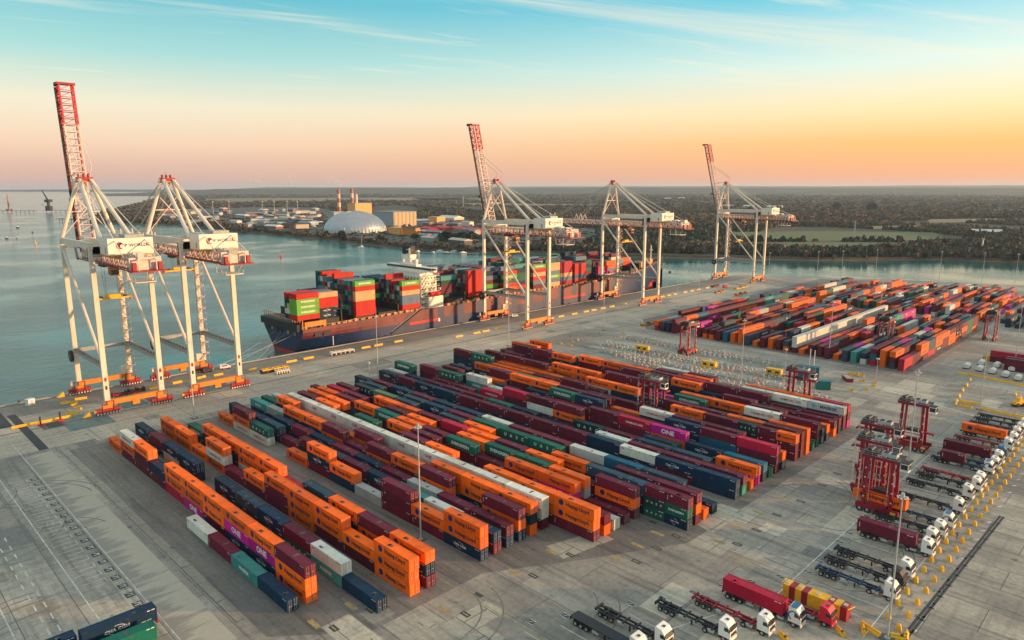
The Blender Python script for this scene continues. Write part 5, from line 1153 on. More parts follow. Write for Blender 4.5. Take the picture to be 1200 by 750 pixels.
# things standing on the apron
for i, (px, py, cm, lab) in enumerate(((322, 435, 'yellow', 'yellow lifting frame trailer on the apron below the ship stern'), (401, 414.5, 'shed_white', 'white skeletal lifting beam on the apron beside the ship'), (331, 437.5, 'shed_white', 'short white ballast block beside the yellow frame trailer'))):
    x, y = g(px, py); l_ = (6.2, 6.2, 3.0)[i]; t = thing('lifting_frame', lab, 'lifting frame', (x, y, .02), R(90 - 4)); b = MB(); b.box((-l_, -1.2, 1.2), (l_, -.9, 1.7), cm); b.box((-l_, .9, 1.2), (l_, 1.2, 1.7), cm)
    for k in range(6): xx = -l_ + (2 * l_ - .4) * k / 5; b.box((xx, -1.2, .2), (xx + .4, 1.2, 1.65), cm if k % 2 else 'crane_dark' if cm == 'yellow' else cm)
    b.build('frame', t); b = MB(); b.box((-l_, -1.3, 0), (l_, 1.3, .22), 'chassis_black'); b.build('base', t)
def van(loc, rz, m_, lab, long=False):
    t = thing('pickup_van', lab, 'van', loc, rz); b = MB(); b.extr([(-2.3, .45), (2.2, .45), (2.3, 1.1), (1.4, 1.25), (.8, 2.0), (-2.2, 2.05), (-2.3, 1.9)], -.9, .9, m_); bo = b.build('body', t); b = MB(); b.add([(1.42, -.8, 1.3), (1.42, .8, 1.3), (.86, .75, 1.95), (.86, -.75, 1.95)], [(0, 1, 2, 3)], 'glass'); [b.box((-1.6, s * .9 - .01, 1.3), (.7, s * .9 + .01, 1.8), 'glass') for s in (-1, 1)]; b.build('windows', bo)
    for xx in (-1.4, 1.4): b = MB(); b.cyl((xx, -.92, .34), (xx, .92, .34), .34, 'tyre', n=12); b.build('wheel_pair', t)
x, y = g(264, 432); van((x, y, .02), R(80), 'white_paint', 'white pickup van by the right hand legs of the left cranes')
x, y = g(243, 436); van((x, y, .02), R(95), 'chassis_black', 'dark van parked under the left cranes')
x, y = g(603, 371.5); van((x, y, .02), R(75), 'white_paint', 'white van at the foot of the middle crane beside the hull')
x, y = g(850, 337); van((x, y, .02), R(80), 'paint_r', 'red van near the farthest crane')
x, y = g(35, 474); t = thing('quay_cabinet', 'white cabinet on the quay edge at the far left', 'cabinet', (x + 1, y, .02), R(20)); b = MB(); b.box((-1, -1.2, 0), (1, 1.2, 2.3), 'white_paint'); b.box((-1.1, -1.3, 2.3), (1.1, 1.3, 2.45), 'white_paint'); b.build('housing', t); b = MB(); b.box((1.0, -.5, .2), (1.03, .5, 2.0), 'galv'); b.build('door', t)
for i, (px, py) in enumerate(((71, 465), (102, 489))):
    x, y = g(px, py); t = thing('buffer_stop', ('far' if i == 0 else 'near') + ' yellow wedge buffer at the left end of the crane rail', 'buffer', (x, y, .02), 0); b = MB(); b.add([(-.8, -1.3, 0), (.8, -1.3, 0), (.8, 1.3, 0), (-.8, 1.3, 0), (-.8, 1.0, 1.9), (.8, 1.0, 1.9)], [(0, 1, 2, 3), (0, 4, 5, 1), (2, 5, 4, 3), (0, 3, 4), (1, 5, 2)], 'yellow'); b.build('wedge', t)
for i, (px, py, lab) in enumerate(((48, 499, 'left'), (71, 493, 'right'))):
    x, y = g(px, py); t = thing('gate_post', f'dark post with red and white base in the yellow barrier line, {lab} one of two', 'post', (x, y, .02)); b = MB(); b.cyl((0, 0, 0), (0, 0, 3.2), .3, 'crane_dark', n=8); b.build('post', t); b = MB(); b.box((-.5, -.8, 0), (.5, .8, .5), 'paint_r'); b.build('base', t)
for i, (px, py, w_, m_, lab) in enumerate(((148, 462, 5, 'chassis_red', 'rust red rail maintenance bogie parked left of the cranes'), (160, 459, 3, 'crane_dark', 'dark equipment pile between the first crane legs'), (843, 343, 6, 'crane_orange', 'orange spreader frames stacked near the farthest crane'), (868, 338, 9, 'yellow', 'row of yellow spreader frames on the far apron'), (838, 336, 5, 'chassis_red', 'red equipment on the quay under the farthest crane'), (760, 380.5, 7, 'crane_orange', 'orange gangway frame at the corner of the far block'), (868, 345, 8, 'crane_orange', 'orange and black barrier panels on the far apron'))):
    x, y = g(px, py); t = thing('spreader_frame', lab, 'equipment', (x, y, .02), R(90)); b = MB(); b.box((-w_, -1.1, .3), (w_, -.7, .9), m_); b.box((-w_, .7, .3), (w_, 1.1, .9), m_)
    for k in range(5): xx = -w_ + (2 * w_ - .5) * k / 4; b.box((xx, -1.2, 0), (xx + .5, 1.2, 1.6 if k % 2 == 0 else 1.0), m_ if k != 2 else 'crane_dark')
    b.build('frame', t)
# two dock workers
def person(loc, rz, jac, lab):
    t = thing('person', lab, 'person', loc, rz)
    me = bpy.data.meshes.new('figure'); V_ = [(0, 0, .95), (0, 0, 1.2), (0, 0, 1.45), (0, 0, 1.55), (.01, 0, 1.68), (.02, 0, 1.76), (0, .1, .9), (.03, .1, .5), (0, .1, .08), (.14, .1, .04), (0, -.1, .9), (-.03, -.1, .5), (-.05, -.1, .08), (.09, -.1, .04), (0, .2, 1.42), (.02, .26, 1.15), (.06, .27, .9), (0, -.2, 1.42), (.02, -.26, 1.15), (.06, -.27, .9)]
    E_ = [(0, 1), (1, 2), (2, 3), (3, 4), (4, 5), (0, 6), (6, 7), (7, 8), (8, 9), (0, 10), (10, 11), (11, 12), (12, 13), (2, 14), (14, 15), (15, 16), (2, 17), (17, 18), (18, 19)]
    me.from_pydata(V_, E_, []); o = bpy.data.objects.new('figure', me); col.objects.link(o); me.materials.append(MATS[jac]); md = o.modifiers.new('skin', 'SKIN'); md.use_smooth_shade = True
    rr = [.15, .16, .15, .06, .10, .08, .09, .07, .05, .04, .09, .07, .05, .04, .07, .05, .04, .07, .05, .04]
    for v_, r_ in zip(me.skin_vertices[0].data, rr): v_.radius = (r_, r_)
    me.skin_vertices[0].data[0].use_root = True; o.modifiers.new('sub', 'SUBSURF').levels = 1; setpar(o, t)
mat('work_black', (.02, .025, .03)); x, y = g(1121, 632); person((x, y, .01), R(200), 'work_black', 'person in dark work clothes standing between the yellow markers'); x, y = g(668, 396); person((x, y, .01), 0, 'work_black', 'person in dark clothes walking on the open apron')
# ------------------------------------------------------------------ the far shore
SHORE = [(113, 261), (150, 263), (208, 264), (247, 268), (273, 273), (313, 275), (347, 278), (383, 281), (417, 286), (437, 287), (457, 290), (500, 294), (567, 296), (633, 297), (700, 299), (740, 301), (840, 303), (960, 305), (1100, 304), (1200, 308)]
UPPER = [(113, 259), (122, 249), (150, 242.5), (180, 234), (188, 229)]
shore = poly_pts(SHORE, WZ); upper = poly_pts(UPPER, WZ)
LAND = shore + [(200, 1150), (900, 1500), (30000, 9000), (20000, 30000), (-24000, 24000), (-19000, 6900)] + upper[::-1]
def smooth_poly(p): return p
mb = MB(); mb.prism(LAND, WZ - 2, -.8, 'mud', 'far_ground'); o = mb.build('far_land'); o['kind'] = 'structure'
# second far coast on the left horizon
mb = MB(); mb.prism([(-19500, 3300), (-16500, 5200), (-15800, 6200), (-21000, 7600), (-24000, 5200)], WZ - 2, 34, 'far_ground'); o = mb.build('coast_land'); o['kind'] = 'structure'
mb = MB()   # muddy foreshore bands
for i in range(len(shore) - 1):
    a, c = shore[i], shore[i + 1]; wd = 16 if 7 <= i <= 9 or i > 14 else 7
    d = Vector((c[0] - a[0], c[1] - a[1], 0)).normalized(); nn = Vector((-d.y, d.x, 0)) * wd
    mb.add([(a[0] - nn.x * .4, a[1] - nn.y * .4, WZ - .3), (c[0] - nn.x * .4, c[1] - nn.y * .4, WZ - .3), (c[0] + nn.x, c[1] + nn.y, -.72), (a[0] + nn.x, a[1] + nn.y, -.72)], [(0, 1, 2, 3)], 'mud')
mb.build('shore')['kind'] = 'structure'
GL = -.8
def inpoly(P, X, Y):
    r = np.zeros(len(X), bool); n = len(P)
    for i in range(n):
        x0, y0 = P[i]; x1, y1 = P[(i + 1) % n]
        if y0 == y1: continue
        k = ((y0 > Y) != (y1 > Y)) & (X < (x1 - x0) * (Y - y0) / (y1 - y0) + x0); r ^= k
    return r
FIELDS = [('field_green', [(845, 272), (960, 271), (1095, 272.5), (1112, 281.5), (960, 282.5), (860, 282)]), ('field_green', [(870, 284), (960, 283.6), (1060, 284), (1090, 288), (960, 294.5), (870, 293.5)]), 
          ('field_tan', [(1020, 265), (1075, 264), (1078, 269), (1015, 268)]), ('field_tan', [(240, 233), (330, 232), (530, 231.5), (560, 234), (400, 235.5), (300, 236.5), (240, 236)]), ('field_green', [(480, 232), (560, 232), (600, 236), (500, 235)]), ('field_tan', [(540, 238), (640, 239), (760, 240), (640, 242), (545, 241)]), ('field_tan', [(1085, 257), (1200, 256), (1200, 260), (1090, 261)])]
fpoly = []
for m_, px in FIELDS:
    p = poly_pts(px, GL); fpoly.append(p); sheet('field', p, GL + .3, m_)
TOWN = poly_pts([(186, 246), (300, 243), (372, 243), (420, 253), (560, 256), (610, 264), (700, 268), (700, 291), (600, 291), (500, 289), (455, 285), (420, 281), (345, 273), (300, 270), (250, 262), (190, 258)], GL)
sheet('town_ground', TOWN, GL + .2, 'town_ground')
# woodland: many leaf clumps, thinner and larger further off
def clump(nq, seed, flat=.8):
    r = np.random.default_rng(seed); th = r.uniform(0, 2 * np.pi, nq); ph = np.arccos(r.uniform(-.25, 1, nq)); rad = r.uniform(.55, 1.0, nq)
    c = np.stack([rad * np.sin(ph) * np.cos(th), rad * np.sin(ph) * np.sin(th), rad * np.cos(ph) * flat + .25], 1)
    a = r.normal(size=(nq, 3)); a /= np.linalg.norm(a, axis=1)[:, None]; b = np.cross(a, r.normal(size=(nq, 3))); b /= np.linalg.norm(b, axis=1)[:, None]
    s = r.uniform(.28, .55, nq)[:, None]
    return np.stack([c - a * s - b * s * .7, c + a * s - b * s * .7, c + a * s + b * s * .7, c - a * s + b * s * .7], 1)   # nq,4,3
def woods(name, n, dmin, dmax, nq, size, mats, lab, sizemul=1.0, town=False):
    T = [clump(nq, 50 + i) for i in range(8)]
    d = np.exp(rng.uniform(math.log(dmin), math.log(dmax), n * 3)); az = rng.uniform(R(-44), R(44), n * 3)
    f, r_ = d * np.cos(az), d * np.sin(az)
    X = FWD.x * f + RGT.x * r_; Y = FWD.y * f + RGT.y * r_
    ok = inpoly(LAND, X, Y) & (inpoly(TOWN, X, Y) == town)
    for p in fpoly: ok &= ~inpoly(p, X, Y) & ~inpoly(p, X - FWD.x * -18, Y - FWD.y * -18)
    if not town:      # clearings
        cl = np.sin(X * .0061 + 2.1 * np.sin(Y * .0037)) * np.sin(Y * .0071 + 1.7 * np.sin(X * .0029)); ok &= (cl < .42) | (d < 1150)
    X, Y, d = X[ok][:n], Y[ok][:n], d[ok][:n]; n = len(X)
    patch = np.sin(X * .004 + 1.3 * np.sin(Y * .0023)) + np.sin(Y * .0051 + X * .0017) + rng.normal(0, .7, n)
    mi = np.clip(((patch + 2) / 4 * len(mats)).astype(int), 0, len(mats) - 1)
    s = size * (1 + (d - dmin) / dmin * sizemul) * rng.uniform(.7, 1.35, n); hz = rng.uniform(3.5, 8, n) * (1 + (d / 14000)); hz = hz * np.where((X < -640) & (d < 1500), .55, 1.0); hz = hz * (.6 if town else 1.0)
    V = np.zeros((n, nq, 4, 3)); k = rng.integers(0, 8, n); rot = rng.uniform(0, 6.28, n); c, sn = np.cos(rot), np.sin(rot)
    for t in range(8):
        q = np.where(k == t)[0]; B = T[t][None]
        x = B[..., 0] * c[q][:, None, None] - B[..., 1] * sn[q][:, None, None]; y = B[..., 0] * sn[q][:, None, None] + B[..., 1] * c[q][:, None, None]
        V[q, :, :, 0] = x * s[q][:, None, None] + X[q][:, None, None]; V[q, :, :, 1] = y * s[q][:, None, None] + Y[q][:, None, None]; V[q, :, :, 2] = B[..., 2] * hz[q][:, None, None] + GL
    me = bpy.data.meshes.new(name); nf = n * nq
    me.vertices.add(nf * 4); me.vertices.foreach_set('co', V.reshape(-1)); me.loops.add(nf * 4); me.loops.foreach_set('vertex_index', np.arange(nf * 4, dtype=np.int32))
    me.polygons.add(nf); me.polygons.foreach_set('loop_start', np.arange(nf, dtype=np.int32) * 4); me.polygons.foreach_set('material_index', np.repeat(mi, nq).astype(np.int32))
    for m_ in mats: me.materials.append(MATS[m_])
    me.update(calc_edges=True); o = bpy.data.objects.new(name, me); col.objects.link(o); tag(o, lab, 'woodland', kind='stuff'); return o
WM = ['evergreen', 'wood_olive', 'wood_brown', 'wood_olive', 'wood_rust', 'wood_brown']
woods('woodland', 17000, 900, 2600, 14, 4.2, WM, 'mixed winter woodland covering the far shore', .40)
woods('town_shrubs', 1500, 1000, 2300, 12, 3.6, WM, 'shrubs and small trees between the buildings of the far works', .4, True)
woods('distant_forest', 14000, 2300, 9500, 8, 10, WM, 'distant dark forest running to the horizon', .55)
# low hills at the skyline
def ridge(d, h0, h1, seed, m_, az0=-46, az1=46, n=150):
    r = np.random.default_rng(seed); mb = MB(); P = []
    ph = r.uniform(0, 6.28, 6)
    for i in range(n + 1):
        a = R(az0 + (az1 - az0) * i / n); q = sum(math.sin(a * f_ + p_) / w_ for f_, p_, w_ in zip((5, 9, 17, 31, 57, 90), ph, (1, 1.4, 2, 3, 5, 7))) / 3.2
        h = h0 + (h1 - h0) * (.5 + .5 * max(-1, min(1, q))) + r.uniform(-1.2, 1.2)
        edge = min(1, (i / n) / .10)
        dr = FWD * math.cos(a) + RGT * math.sin(a); P.append((dr, h * (edge if az0 > -40 else 1)))
    for i in range(n):
        (d0, h_0), (d1, h_1) = P[i], P[i + 1]; q = []
        f0 = d0 * (d - 1400); f1 = d1 * (d - 1400); t0 = d0 * d; t1 = d1 * d; b0 = d0 * (d + 2500); b1 = d1 * (d + 2500)
        mb.add([(f0.x, f0.y, -1), (f1.x, f1.y, -1), (t1.x, t1.y, h_1), (t0.x, t0.y, h_0)], [(0, 1, 2, 3)], m_); mb.add([(t0.x, t0.y, h_0), (t1.x, t1.y, h_1), (b1.x, b1.y, -1), (b0.x, b0.y, -1)], [(0, 1, 2, 3)], m_)
    mb.build('hills')['kind'] = 'structure'
ridge(9800, 62, 84, 3, 'far_ground', -30, 46); ridge(14500, 78, 104, 5, 'far_ground', -26, 46); ridge(19500, 90, 150, 9, 'far_ground', -8, 46)
# ------------------------------------------------------------------ dome of the waste plant and its neighbours
dx, dy = -1140, 733
mat('chimney_pink', (.42, .12, .085), var=.15)
t = thing('plant_dome', 'large silver domed building on the far shore', 'dome building', (dx, dy, GL))
b = MB(); nseg, nr = 56, 12; RD, HD = 57.5, 38.5
for j in range(nr):
    for i in range(nseg):
        a0, a1 = 2 * math.pi * i / nseg, 2 * math.pi * (i + 1) / nseg; e0, e1 = R(7) + (R(90) - R(7)) * j / nr, R(7) + (R(90) - R(7)) * (j + 1) / nr
        f = lambda a, e: (RD * math.cos(e) * math.cos(a), RD * math.cos(e) * math.sin(a), 2 + (HD - 2) * math.sin(e))
        q = [f(a0, e0), f(a1, e0), f(a1, e1), f(a0, e1)]; b.add(q if j < nr - 1 else q[:3], [(0, 1, 2, 3)] if j < nr - 1 else [(0, 1, 2)], 'dome_metal')
b.build('shell', t, smooth=True)
b = MB()
for i in range(28):
    a = 2 * math.pi * i / 28; P_ = [(57.58 * math.cos(e) * math.cos(a), 57.58 * math.cos(e) * math.sin(a), 2.06 + 36.5 * math.sin(e)) for e in [R(7) + R(80) * j / 12 for j in range(13)]]
    for p_, q_ in zip(P_, P_[1:]): b.beam(p_, q_, .5, .25, 'dome_metal')
b.build('shell_seams', t)
b = MB(); b.cyl((0, 0, 0), (0, 0, 6.6), 57.0, 'shed_white', n=56, cap=False)
for i in range(56):
    a = 2 * math.pi * i / 56; b.beam((57.3 * math.cos(a), 57.3 * math.sin(a), 0), (57.3 * math.cos(a), 57.3 * math.sin(a), 6.5), 1.0, 1.0, 'shed_grey')
b.build('base_ring', t)
b = MB(); b.cyl((0, 0, 38), (0, 0, 40), 7, 'shed_grey', n=16); b.build('roof_vent', t)
b = MB(); an = math.atan2(-dy + 100, -dx - 900); a = math.radians(232); b.disc((57.6 * math.cos(a) * 1.0, 57.6 * math.sin(a), 0), 11, (-math.sin(a), math.cos(a), 0), (0, 0, 1), 'shed_dark', n=20); b.build('entrance_arch', t)
for i, (px, py, top, r_, lab) in enumerate(((398, 258, 221.5, 5.0, 'left red and white banded chimney behind the dome'), (413.5, 259, 220.5, 5.0, 'right red and white banded chimney behind the dome'), (418.5, 260, 226.5, 4.2, 'plain pale stack right of the banded chimneys'))):
    x, y = g(px, py, GL); h = 0
    d_ = math.hypot(x, y); h = 80 - (top - 220) / FPX * d_ * 1.02
    t = thing('chimney', lab, 'chimney', (x, y, GL), 0); nb = 7
    for j in range(nb):
        b = MB(); b.cyl((0, 0, h * j / nb), (0, 0, h * (j + 1) / nb), r_ * (1 - .03 * j), 'chimney_pink' if (j in (2, 4, 6) and i < 2) else 'chimney_white', r1=r_ * (1 - .03 * (j + 1)), n=14); b.build('chimney_band', t)
def building(px, w_, l_, h_, wall, roof, lab, rz=0.0, gable=True, name='warehouse', cat='warehouse', grp=None, z=GL, stripes=None):
    x, y = g(px[0], px[1], z); t = thing(name, lab, cat, (x, y, z), rz, grp)
    b = MB(); b.box((-l_ / 2, -w_ / 2, 0), (l_ / 2, w_ / 2, h_), wall)
    if stripes:
        for k in range(6): yy = -w_ / 2 + w_ * (k + .5) / 6; b.box((l_ / 2, yy - w_ / 26, 0), (l_ / 2 + .6, yy + w_ / 26, h_), stripes)
    b.build('wall', t)
    b = MB(); e = .6
    if gable: b.extr([(-l_ / 2 - e, h_), (l_ / 2 + e, h_), (l_ / 2 + e, h_ + .6), (0, h_ + min(w_, l_) * .17 + .6), (-l_ / 2 - e, h_ + .6)], -w_ / 2 - e, w_ / 2 + e, roof) if l_ < w_ else b.put(_gab(w_, l_, h_, e, roof), (0, 0, 0))
    else: b.box((-l_ / 2 - e, -w_ / 2 - e, h_), (l_ / 2 + e, w_ / 2 + e, h_ + 1.2), roof)
    b.build('roof', t); return t
def _gab(w_, l_, h_, e, roof):
    q = MB(); q.extr([(-w_ / 2 - e, h_), (w_ / 2 + e, h_), (w_ / 2 + e, h_ + .6), (0, h_ + w_ * .17 + .6), (-w_ / 2 - e, h_ + .6)], -l_ / 2 - e, l_ / 2 + e, roof)
    q.v = [(y, -x, z) for x, y, z in q.v]; return q
building((422, 260), 46, 34, 44, 'shed_orange_sunlit', 'shed_grey', 'tall orange lit boiler house behind the dome', gable=False, name='boiler_house', cat='industrial building')  # orange evening light is put into the wall colour
building((395, 262), 30, 26, 26, 'shed_grey', 'shed_grey', 'grey block half hidden by the dome top', gable=False, name='boiler_house', cat='industrial building')
t = building((463, 264.5), 60, 74, 30, 'shed_grey', 'roof_grey', 'big grey warehouse with striped lit end wall right of the dome', gable=False, stripes='shed_orange_sunlit', rz=R(0))  # orange strips paint the sunlight onto the grey end wall
building((446, 263.5), 40, 44, 17, 'shed_grey', 'roof_grey', 'lower grey annex left of the big warehouse', gable=False)
building((468, 274.5), 22, 34, 11, 'shed_orange_sunlit', 'shed_orange_sunlit', 'low orange shed with gantry by the shore', gable=False)
building((482, 276), 10, 38, 13, 'crane_orange', 'shed_dark', 'orange gantry frame beside the low orange shed', gable=False, name='gantry_shed', cat='shed')
for i, px in enumerate(((503, 271.5), (520, 270.5), (538, 271.5), (556, 272.5))): building(px, 18, 52, 6, 'shed_red', 'shed_red', f'long low red roofed shed behind the marina, {nth(i + 1)} from the left', rz=R(-20), grp='red sheds behind the marina')
building((528, 262), 30, 60, 13, 'shed_cream', 'shed_white', 'long cream shed with lit roof beyond the red sheds'); building((512, 263), 24, 30, 16, 'shed_orange_sunlit', 'shed_cream', 'sunlit shed behind the red sheds', gable=False)  # second shed: sunlight put into its orange wall colour
random.seed(21); cand = []
for k in range(400):
    px, py = random.uniform(190, 372), random.uniform(247, 268)
    if py > 247 + (px - 190) * .04 + 16: continue
    if all(abs(px - a) > 8 or abs(py - c) > 2.0 for a, c in cand): cand.append((px, py))
for k in range(300):
    px, py = random.uniform(495, 660), random.uniform(262, 288)
    if py > 284 and px < 530: continue
    if all(abs(px - a) > 9 or abs(py - c) > 2.6 for a, c in cand) and not (495 < px < 565 and 268 < py < 275): cand.append((px, py))
cand = sorted(cand)[:150]; cand = [c for i, c in enumerate(cand) if i % 2 == 0 or c[0] > 300]
for i, (px, py) in enumerate(cand[:90]):
    wl = random.choice(['shed_white', 'shed_cream', 'shed_grey', 'shed_dark', 'shed_grey', 'brick', 'shed_dark']); rf = random.choice(['roof_grey', 'shed_white', 'roof_slate', 'shed_cream', 'roof_grey'])
    far = (275 - py) / 25; building((px, py), random.uniform(9, 20), random.uniform(14, 42) * (1 + .3 * max(0, far)), random.uniform(4, 9), wl, rf, f"{dict(shed_white='white', shed_cream='cream', shed_grey='grey', shed_dark='dark', brick='brick')[wl]} walled industrial building on the far shore, {nth(i + 1)} from the left", rz=R(random.choice((-8, -4, 80, 5, 12))), grp='industrial buildings on the far shore')
# brick houses on the bank
hs_ = 0
for x0, x1, y0, n in ((813, 851, 290.5, 6), (869, 916, 292, 7), (705, 736, 289.5, 4), (628, 662, 287.5, 4)):
    for k in range(n):
        px = x0 + (x1 - x0) * k / (n - 1); hs_ += 1
        t = building((px, y0 + 1.2 * k / n - random.uniform(0, 1.2)), 9, 9, 6.2, 'brick', 'roof_slate', f'brick house on the far bank, {nth(hs_)} from the right of the marina', rz=R(random.choice((0, 90, 15))), name='brick_house', cat='house', grp='brick houses on the far bank')
        b = MB(); b.box((-1, -1, 7.2), (0, 0, 10), 'brick'); b.build('chimney_stack', t); b = MB(); [b.box((4.5, yy - .6, 1.2 + zz), (4.56, yy + .6, 2.6 + zz), 'glass') for yy in (-2.5, 2.5) for zz in (0, 2.8)]; b.build('windows', t)
for i, (px, py, l_) in enumerate(((852, 243, 60), (880, 243.2, 60), (1155, 275.5, 44), (783, 233.5, 50), (798, 233, 50), (908, 243.8, 60))): building((px, py), 22, l_, 6, 'shed_white', 'shed_white', f'long white shed among the woods, {nth(i + 1)} of the pale sheds', rz=R(20), grp='pale sheds among the woods')
# refinery stacks on the left horizon
for i, px in enumerate((293, 298, 303, 307, 326, 333, 340, 341)):
    x, y = g(px, 224.5, GL); d_ = math.hypot(x, y); h = 80 + (220 - (213, 210, 211, 213, 212, 210, 206.5, 212)[i]) / FPX * d_
    t = thing('refinery_stack', f'thin pale refinery stack on the horizon, {nth(i + 1)} from the left', 'chimney', (x, y, GL), 0, 'refinery stacks on the horizon'); b = MB(); b.cyl((0, 0, 0), (0, 0, h), 9, 'shed_white', 6, n=8); b.build('flue', t)
for i, px in enumerate((286, 312, 320, 345, 236, 243)): building((px, 223.2), 80, 260, 30, 'shed_white', 'shed_white', f'pale refinery tank block on the horizon, {nth(i + 1)} from the left', gable=False, grp='refinery blocks on the horizon', cat='industrial building')
# single trees that stand out on the bank
def tree(px, py, h, w_, m_, lab):
    x, y = g(px, py, GL); t = thing('tree', lab, 'tree', (x, y, GL), 0, 'single trees on the far bank')
    b = MB(); b.cyl((0, 0, 0), (0, 0, h * .55), .35, 'bark', .15, n=7); [b.cyl((0, 0, h * .35), (w_ * .3 * math.cos(a), w_ * .3 * math.sin(a), h * .7), .15, 'bark', .06, n=5) for a in (0, 2.1, 4.2)]; b.build('trunk', t)
    c = clump(70, int(px), 1.0); b = MB(); 
    for q in c: b.add([(p[0] * w_ / 2, p[1] * w_ / 2, h * .32 + (p[2] + .1) * h * .5) for p in q], [(0, 1, 2, 3)], m_)
    b.build('crown', t)
for i, (px, py, h, w_) in enumerate(((383, 279.5, 12, 10), (392, 281, 10, 9), (401, 281.5, 14, 11), (376, 278.5, 9, 10), (447, 284, 12, 14), (524, 283, 17, 22), (541, 283.5, 14, 26), (553, 284, 14, 24), (487, 281.5, 10, 12), (571, 287, 13, 16), (640, 290, 13, 15), (690, 292, 14, 16), (757, 295, 12, 14), (795, 296, 13, 15), (1000, 299, 12, 16), (1035, 299, 13, 17), (1070, 298, 12, 16), (960, 299, 11, 14), (930, 299, 12, 15), (980, 247, 30, 24), (1021, 249, 32, 26))):
    tree(px, py, h, w_, 'evergreen' if i in (2, 5, 6, 7, 19, 20) else ('wood_olive', 'wood_brown')[i % 2], f"{'dark evergreen' if i in (2, 5, 6, 7, 19, 20) else 'bare brown'} tree standing on the far bank, {nth(i + 1)} noted from the dome")
# marina posts, jetties, boats, buoys
def boat(px, py, l_, lab, m_='white_paint', mast=0, rz=0.0):
    x, y = g(px, py, WZ); t = thing('boat', lab, 'boat', (x, y, WZ - .15), rz); b = MB(); b.prism([(-l_ / 2, -l_ * .15), (l_ * .2, -l_ * .16), (l_ / 2, 0), (l_ * .2, l_ * .16), (-l_ / 2, l_ * .15)], 0, l_ * .14, m_); b.build('hull', t); b = MB(); b.box((-l_ * .25, -l_ * .1, l_ * .14), (l_ * .12, l_ * .1, l_ * .26), 'shed_white'); b.build('cabin', t)
    if mast: b = MB(); b.cyl((0, 0, l_ * .2), (0, 0, mast), .25, 'galv', n=5); b.build('mast', t)
boat(424, 290.5, 13, 'white yacht lying off the dome', mast=17); boat(20, 279, 9, 'small white launch at the far left', 'shed_grey'); boat(8, 279.5, 11, 'small dark barge at the left edge', 'crane_dark'); boat(21, 267, 14, 'dark barge in mid water on the left', 'crane_dark')
boat(13, 222, 90, 'ship far out on the left horizon', 'crane_dark', rz=R(40)); boat(58, 222, 70, 'pale ship far out on the horizon', 'shed_white', rz=R(40))
for i, px in enumerate((508, 516, 524, 533, 543, 551, 490, 482)): boat(px, 297 - (2 if i % 2 else 0) + (0 if px > 500 else -1.5), 11, f'white motor boat moored in the marina, {nth(i + 1)} berth', rz=R(20 * i), mast=0)
x, y = g(478, 289, WZ)
def jetty(name, lab, pts, w_, m_, z=.4):
    t = thing(name, lab, 'jetty', (0, 0, 0)); P = poly_pts(pts, WZ); b = MB()
    for a, c in zip(P, P[1:]): b.beam((*a, z), (*c, z), w_, .9, m_)
    b.build('jetty_deck', t); b = MB()
    for a, c in zip(P, P[1:]):
        n = max(3, int(math.dist(a, c) / 14))
        for k in range(n): q = Vector(a).lerp(Vector(c), (k + .5) / n); b.cyl((q.x, q.y, WZ - 2), (q.x, q.y, z), .7, 'crane_dark', n=6)
    b.build('piles', t); return t
jetty('jetty', 'pale jetty with tower at the right, under the woods', [(1121, 301), (1150, 297.5), (1200, 295)], 5, 'shed_grey', 1.6)
x, y = g(1150, 297.5, WZ); t = thing('jetty_tower', 'slim pale tower standing on the right hand jetty', 'tower', (x, y, 2), 0); b = MB(); b.cyl((0, 0, 0), (0, 0, 13), 1.2, 'shed_white', .9, n=8); b.box((-1.8, -1.8, 13), (1.8, 1.8, 13.6), 'galv'); b.build('tower_shaft', t)
jetty('jetty', 'long dark jetty with a crane on the left horizon water', [(-30, 249.5), (42, 249.3)], 16, 'crane_dark', 3); jetty('jetty', 'dark jetty reaching left from the far land', [(52, 249.2), (122, 248.6)], 26, 'crane_dark', 4); jetty('jetty', 'dark pontoon behind the first crane', [(68, 259), (112, 261)], 14, 'crane_dark', 2)
jetty('jetty', 'marina pontoon below the red sheds', [(480, 296.5), (560, 298)], 3, 'shed_grey', -3); jetty('jetty', 'short marina pontoon with boats', [(470, 292), (505, 292.5)], 3, 'shed_grey', -3)
for i, (px, top, m_) in enumerate(((11, 233, 'chimney_pink'), (58, 229, 'crane_dark'))):
    x, y = g(px, 249, WZ); h = (249 - top) / FPX * math.hypot(x, y) * .97; t = thing('jetty_crane', ('red and white lattice mast' if i == 0 else 'dark harbour crane with raised jib') + ' on the jetty at the left', 'crane', (x, y, WZ + 6), R(-45)); b = MB()
    if i == 0: b.cyl((0, 0, 0), (0, 0, h), 3.2, m_, 1.4, n=6); b.box((-8, -6, 0), (8, 6, 6), m_)
    else: b.box((-8, -8, 0), (8, 8, 16), m_); b.cyl((0, 0, 16), (0, 0, h * .5), 5, m_, n=8); b.box((-11, -8, h * .42), (8, 8, h * .56), m_); b.beam((0, 0, h * .5), (26, 0, h), 4, 4, m_, 2, 2)
    b.build('crane_structure', t)
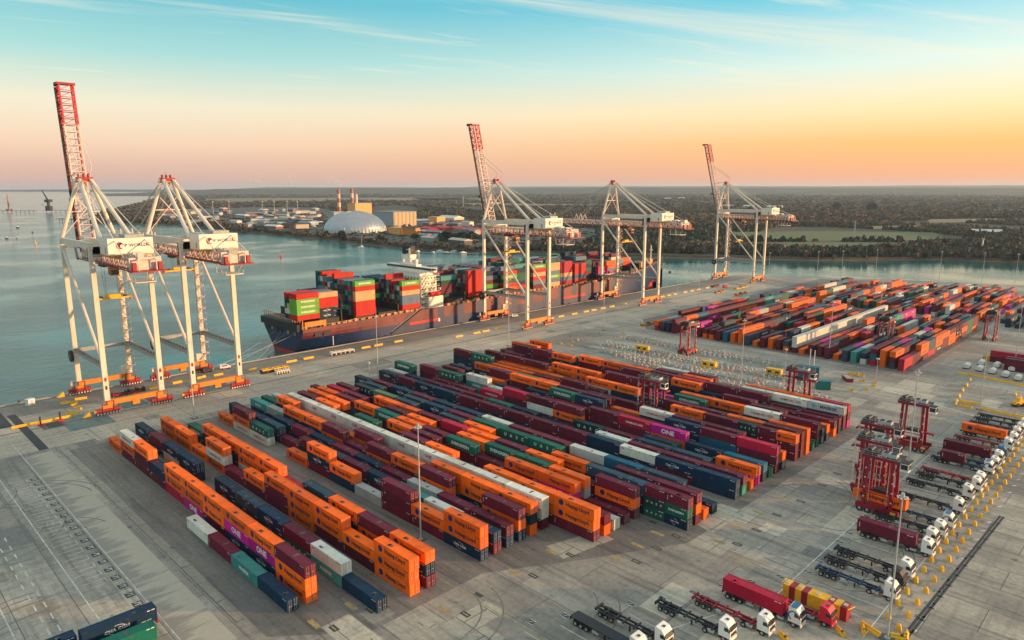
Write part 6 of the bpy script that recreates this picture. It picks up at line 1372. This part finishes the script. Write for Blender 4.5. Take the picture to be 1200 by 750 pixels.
for i, (px, py, m_, lab, h) in enumerate(((42, 286, 'yellow', 'yellow channel buoy at the left', 6.5), (329, 301.5, 'paint_r', 'red channel buoy off the dome', 4.5), (38, 272.5, 'crane_dark', 'small dark buoy beyond the yellow one', 3.5), (1050 - 1000 + 0, 240, 'crane_dark', 'distant dark beacon on the left water', 9), (785, 319, 'crane_dark', 'small dark buoy ahead of the ship bow', 2.0))):
    x, y = g(px, py, WZ); t = thing('buoy', lab, 'buoy', (x, y, WZ - .3), 0); b = MB(); b.cyl((0, 0, 0), (0, 0, 1.2), 1.5, m_, n=10); b.cyl((0, 0, 1.2), (0, 0, h), .9, m_, .35, n=8); b.build('buoy_body', t)
# power pylons above the woods
for i, (px, py, top) in enumerate(((991, 229, 221.5), (1049, 229, 220.5), (1124, 231, 224.5), (885, 236, 226), (543, 243, 231), (692, 243, 233), (1001, 278, 263))):
    x, y = g(px, py, GL); h = (py - top) / FPX * math.hypot(x, y) + 4; t = thing('power_pylon', f'slender power pylon above the woods, {nth(i + 1)} noted', 'pylon', (x, y, GL), R(30), 'power pylons above the woods'); b = MB(); w_ = h * .045
    for sx in (-1, 1):
        for sy in (-1, 1): b.beam((sx * w_, sy * w_, 0), (sx * .5, sy * .5, h), .5 + h * .004, .5 + h * .004, 'galv')
    for f_ in (.62, .76, .9): b.beam((0, -h * .13, h * f_), (0, h * .13, h * f_), .5 + h * .004, .5 + h * .004, 'galv')
    b.build('pylon_frame', t)
# thin columns of lamp posts round the far works
for i, px in enumerate((207, 228, 250, 308, 337, 349, 269, 322)):
    x, y = g(px, 251, GL); t = thing('floodlight_column', f'thin tall floodlight column in the far works, {nth(i + 1)} noted', 'lamp post', (x, y, GL), 0, 'floodlight columns in the far works'); b = MB(); b.cyl((0, 0, 0), (0, 0, 38), .9, 'galv', .6, n=6); b.box((-2, -2, 37), (2, 2, 39), 'galv'); b.build('column', t)
# plume of the chimney
m, N, L = node_mat('plume'); N.remove(N['Principled BSDF']); pvn = N.new('ShaderNodeVolumePrincipled'); pvn.inputs['Density'].default_value = .010; pvn.inputs['Color'].default_value = (.95, .9, .86, 1); L.new(pvn.outputs[0], N['Material Output'].inputs['Volume'])
x, y = g(413.5, 259, GL); b = MB(); pts = [(0, 0, 78, 3), (-4, -5, 84, 6), (-16, -14, 92, 9), (-36, -26, 100, 13), (-60, -40, 106, 16)]
for p, q in zip(pts, pts[1:]): b.cyl(p[:3], q[:3], p[3], 'plume', q[3], n=12)
o = b.build('smoke', None, (x, y, GL)); tag(o, 'thin pale smoke drifting from the banded chimney', 'smoke', kind='stuff')
# ------------------------------------------------------------------ the air
m, N, L = node_mat('air'); N.remove(N['Principled BSDF']); pvn = N.new('ShaderNodeVolumePrincipled'); pvn.inputs['Density'].default_value = HAZE; pvn.inputs['Color'].default_value = (.66, .84, 1.0, 1); pvn.inputs['Anisotropy'].default_value = .2
L.new(pvn.outputs[0], N['Material Output'].inputs['Volume'])
mb = MB(); mb.box((-31000, -31000, WZ - 12), (31000, 31000, 205), 'air'); o = mb.build('haze'); tag(o, 'pale evening haze over the harbour', 'haze', kind='stuff')
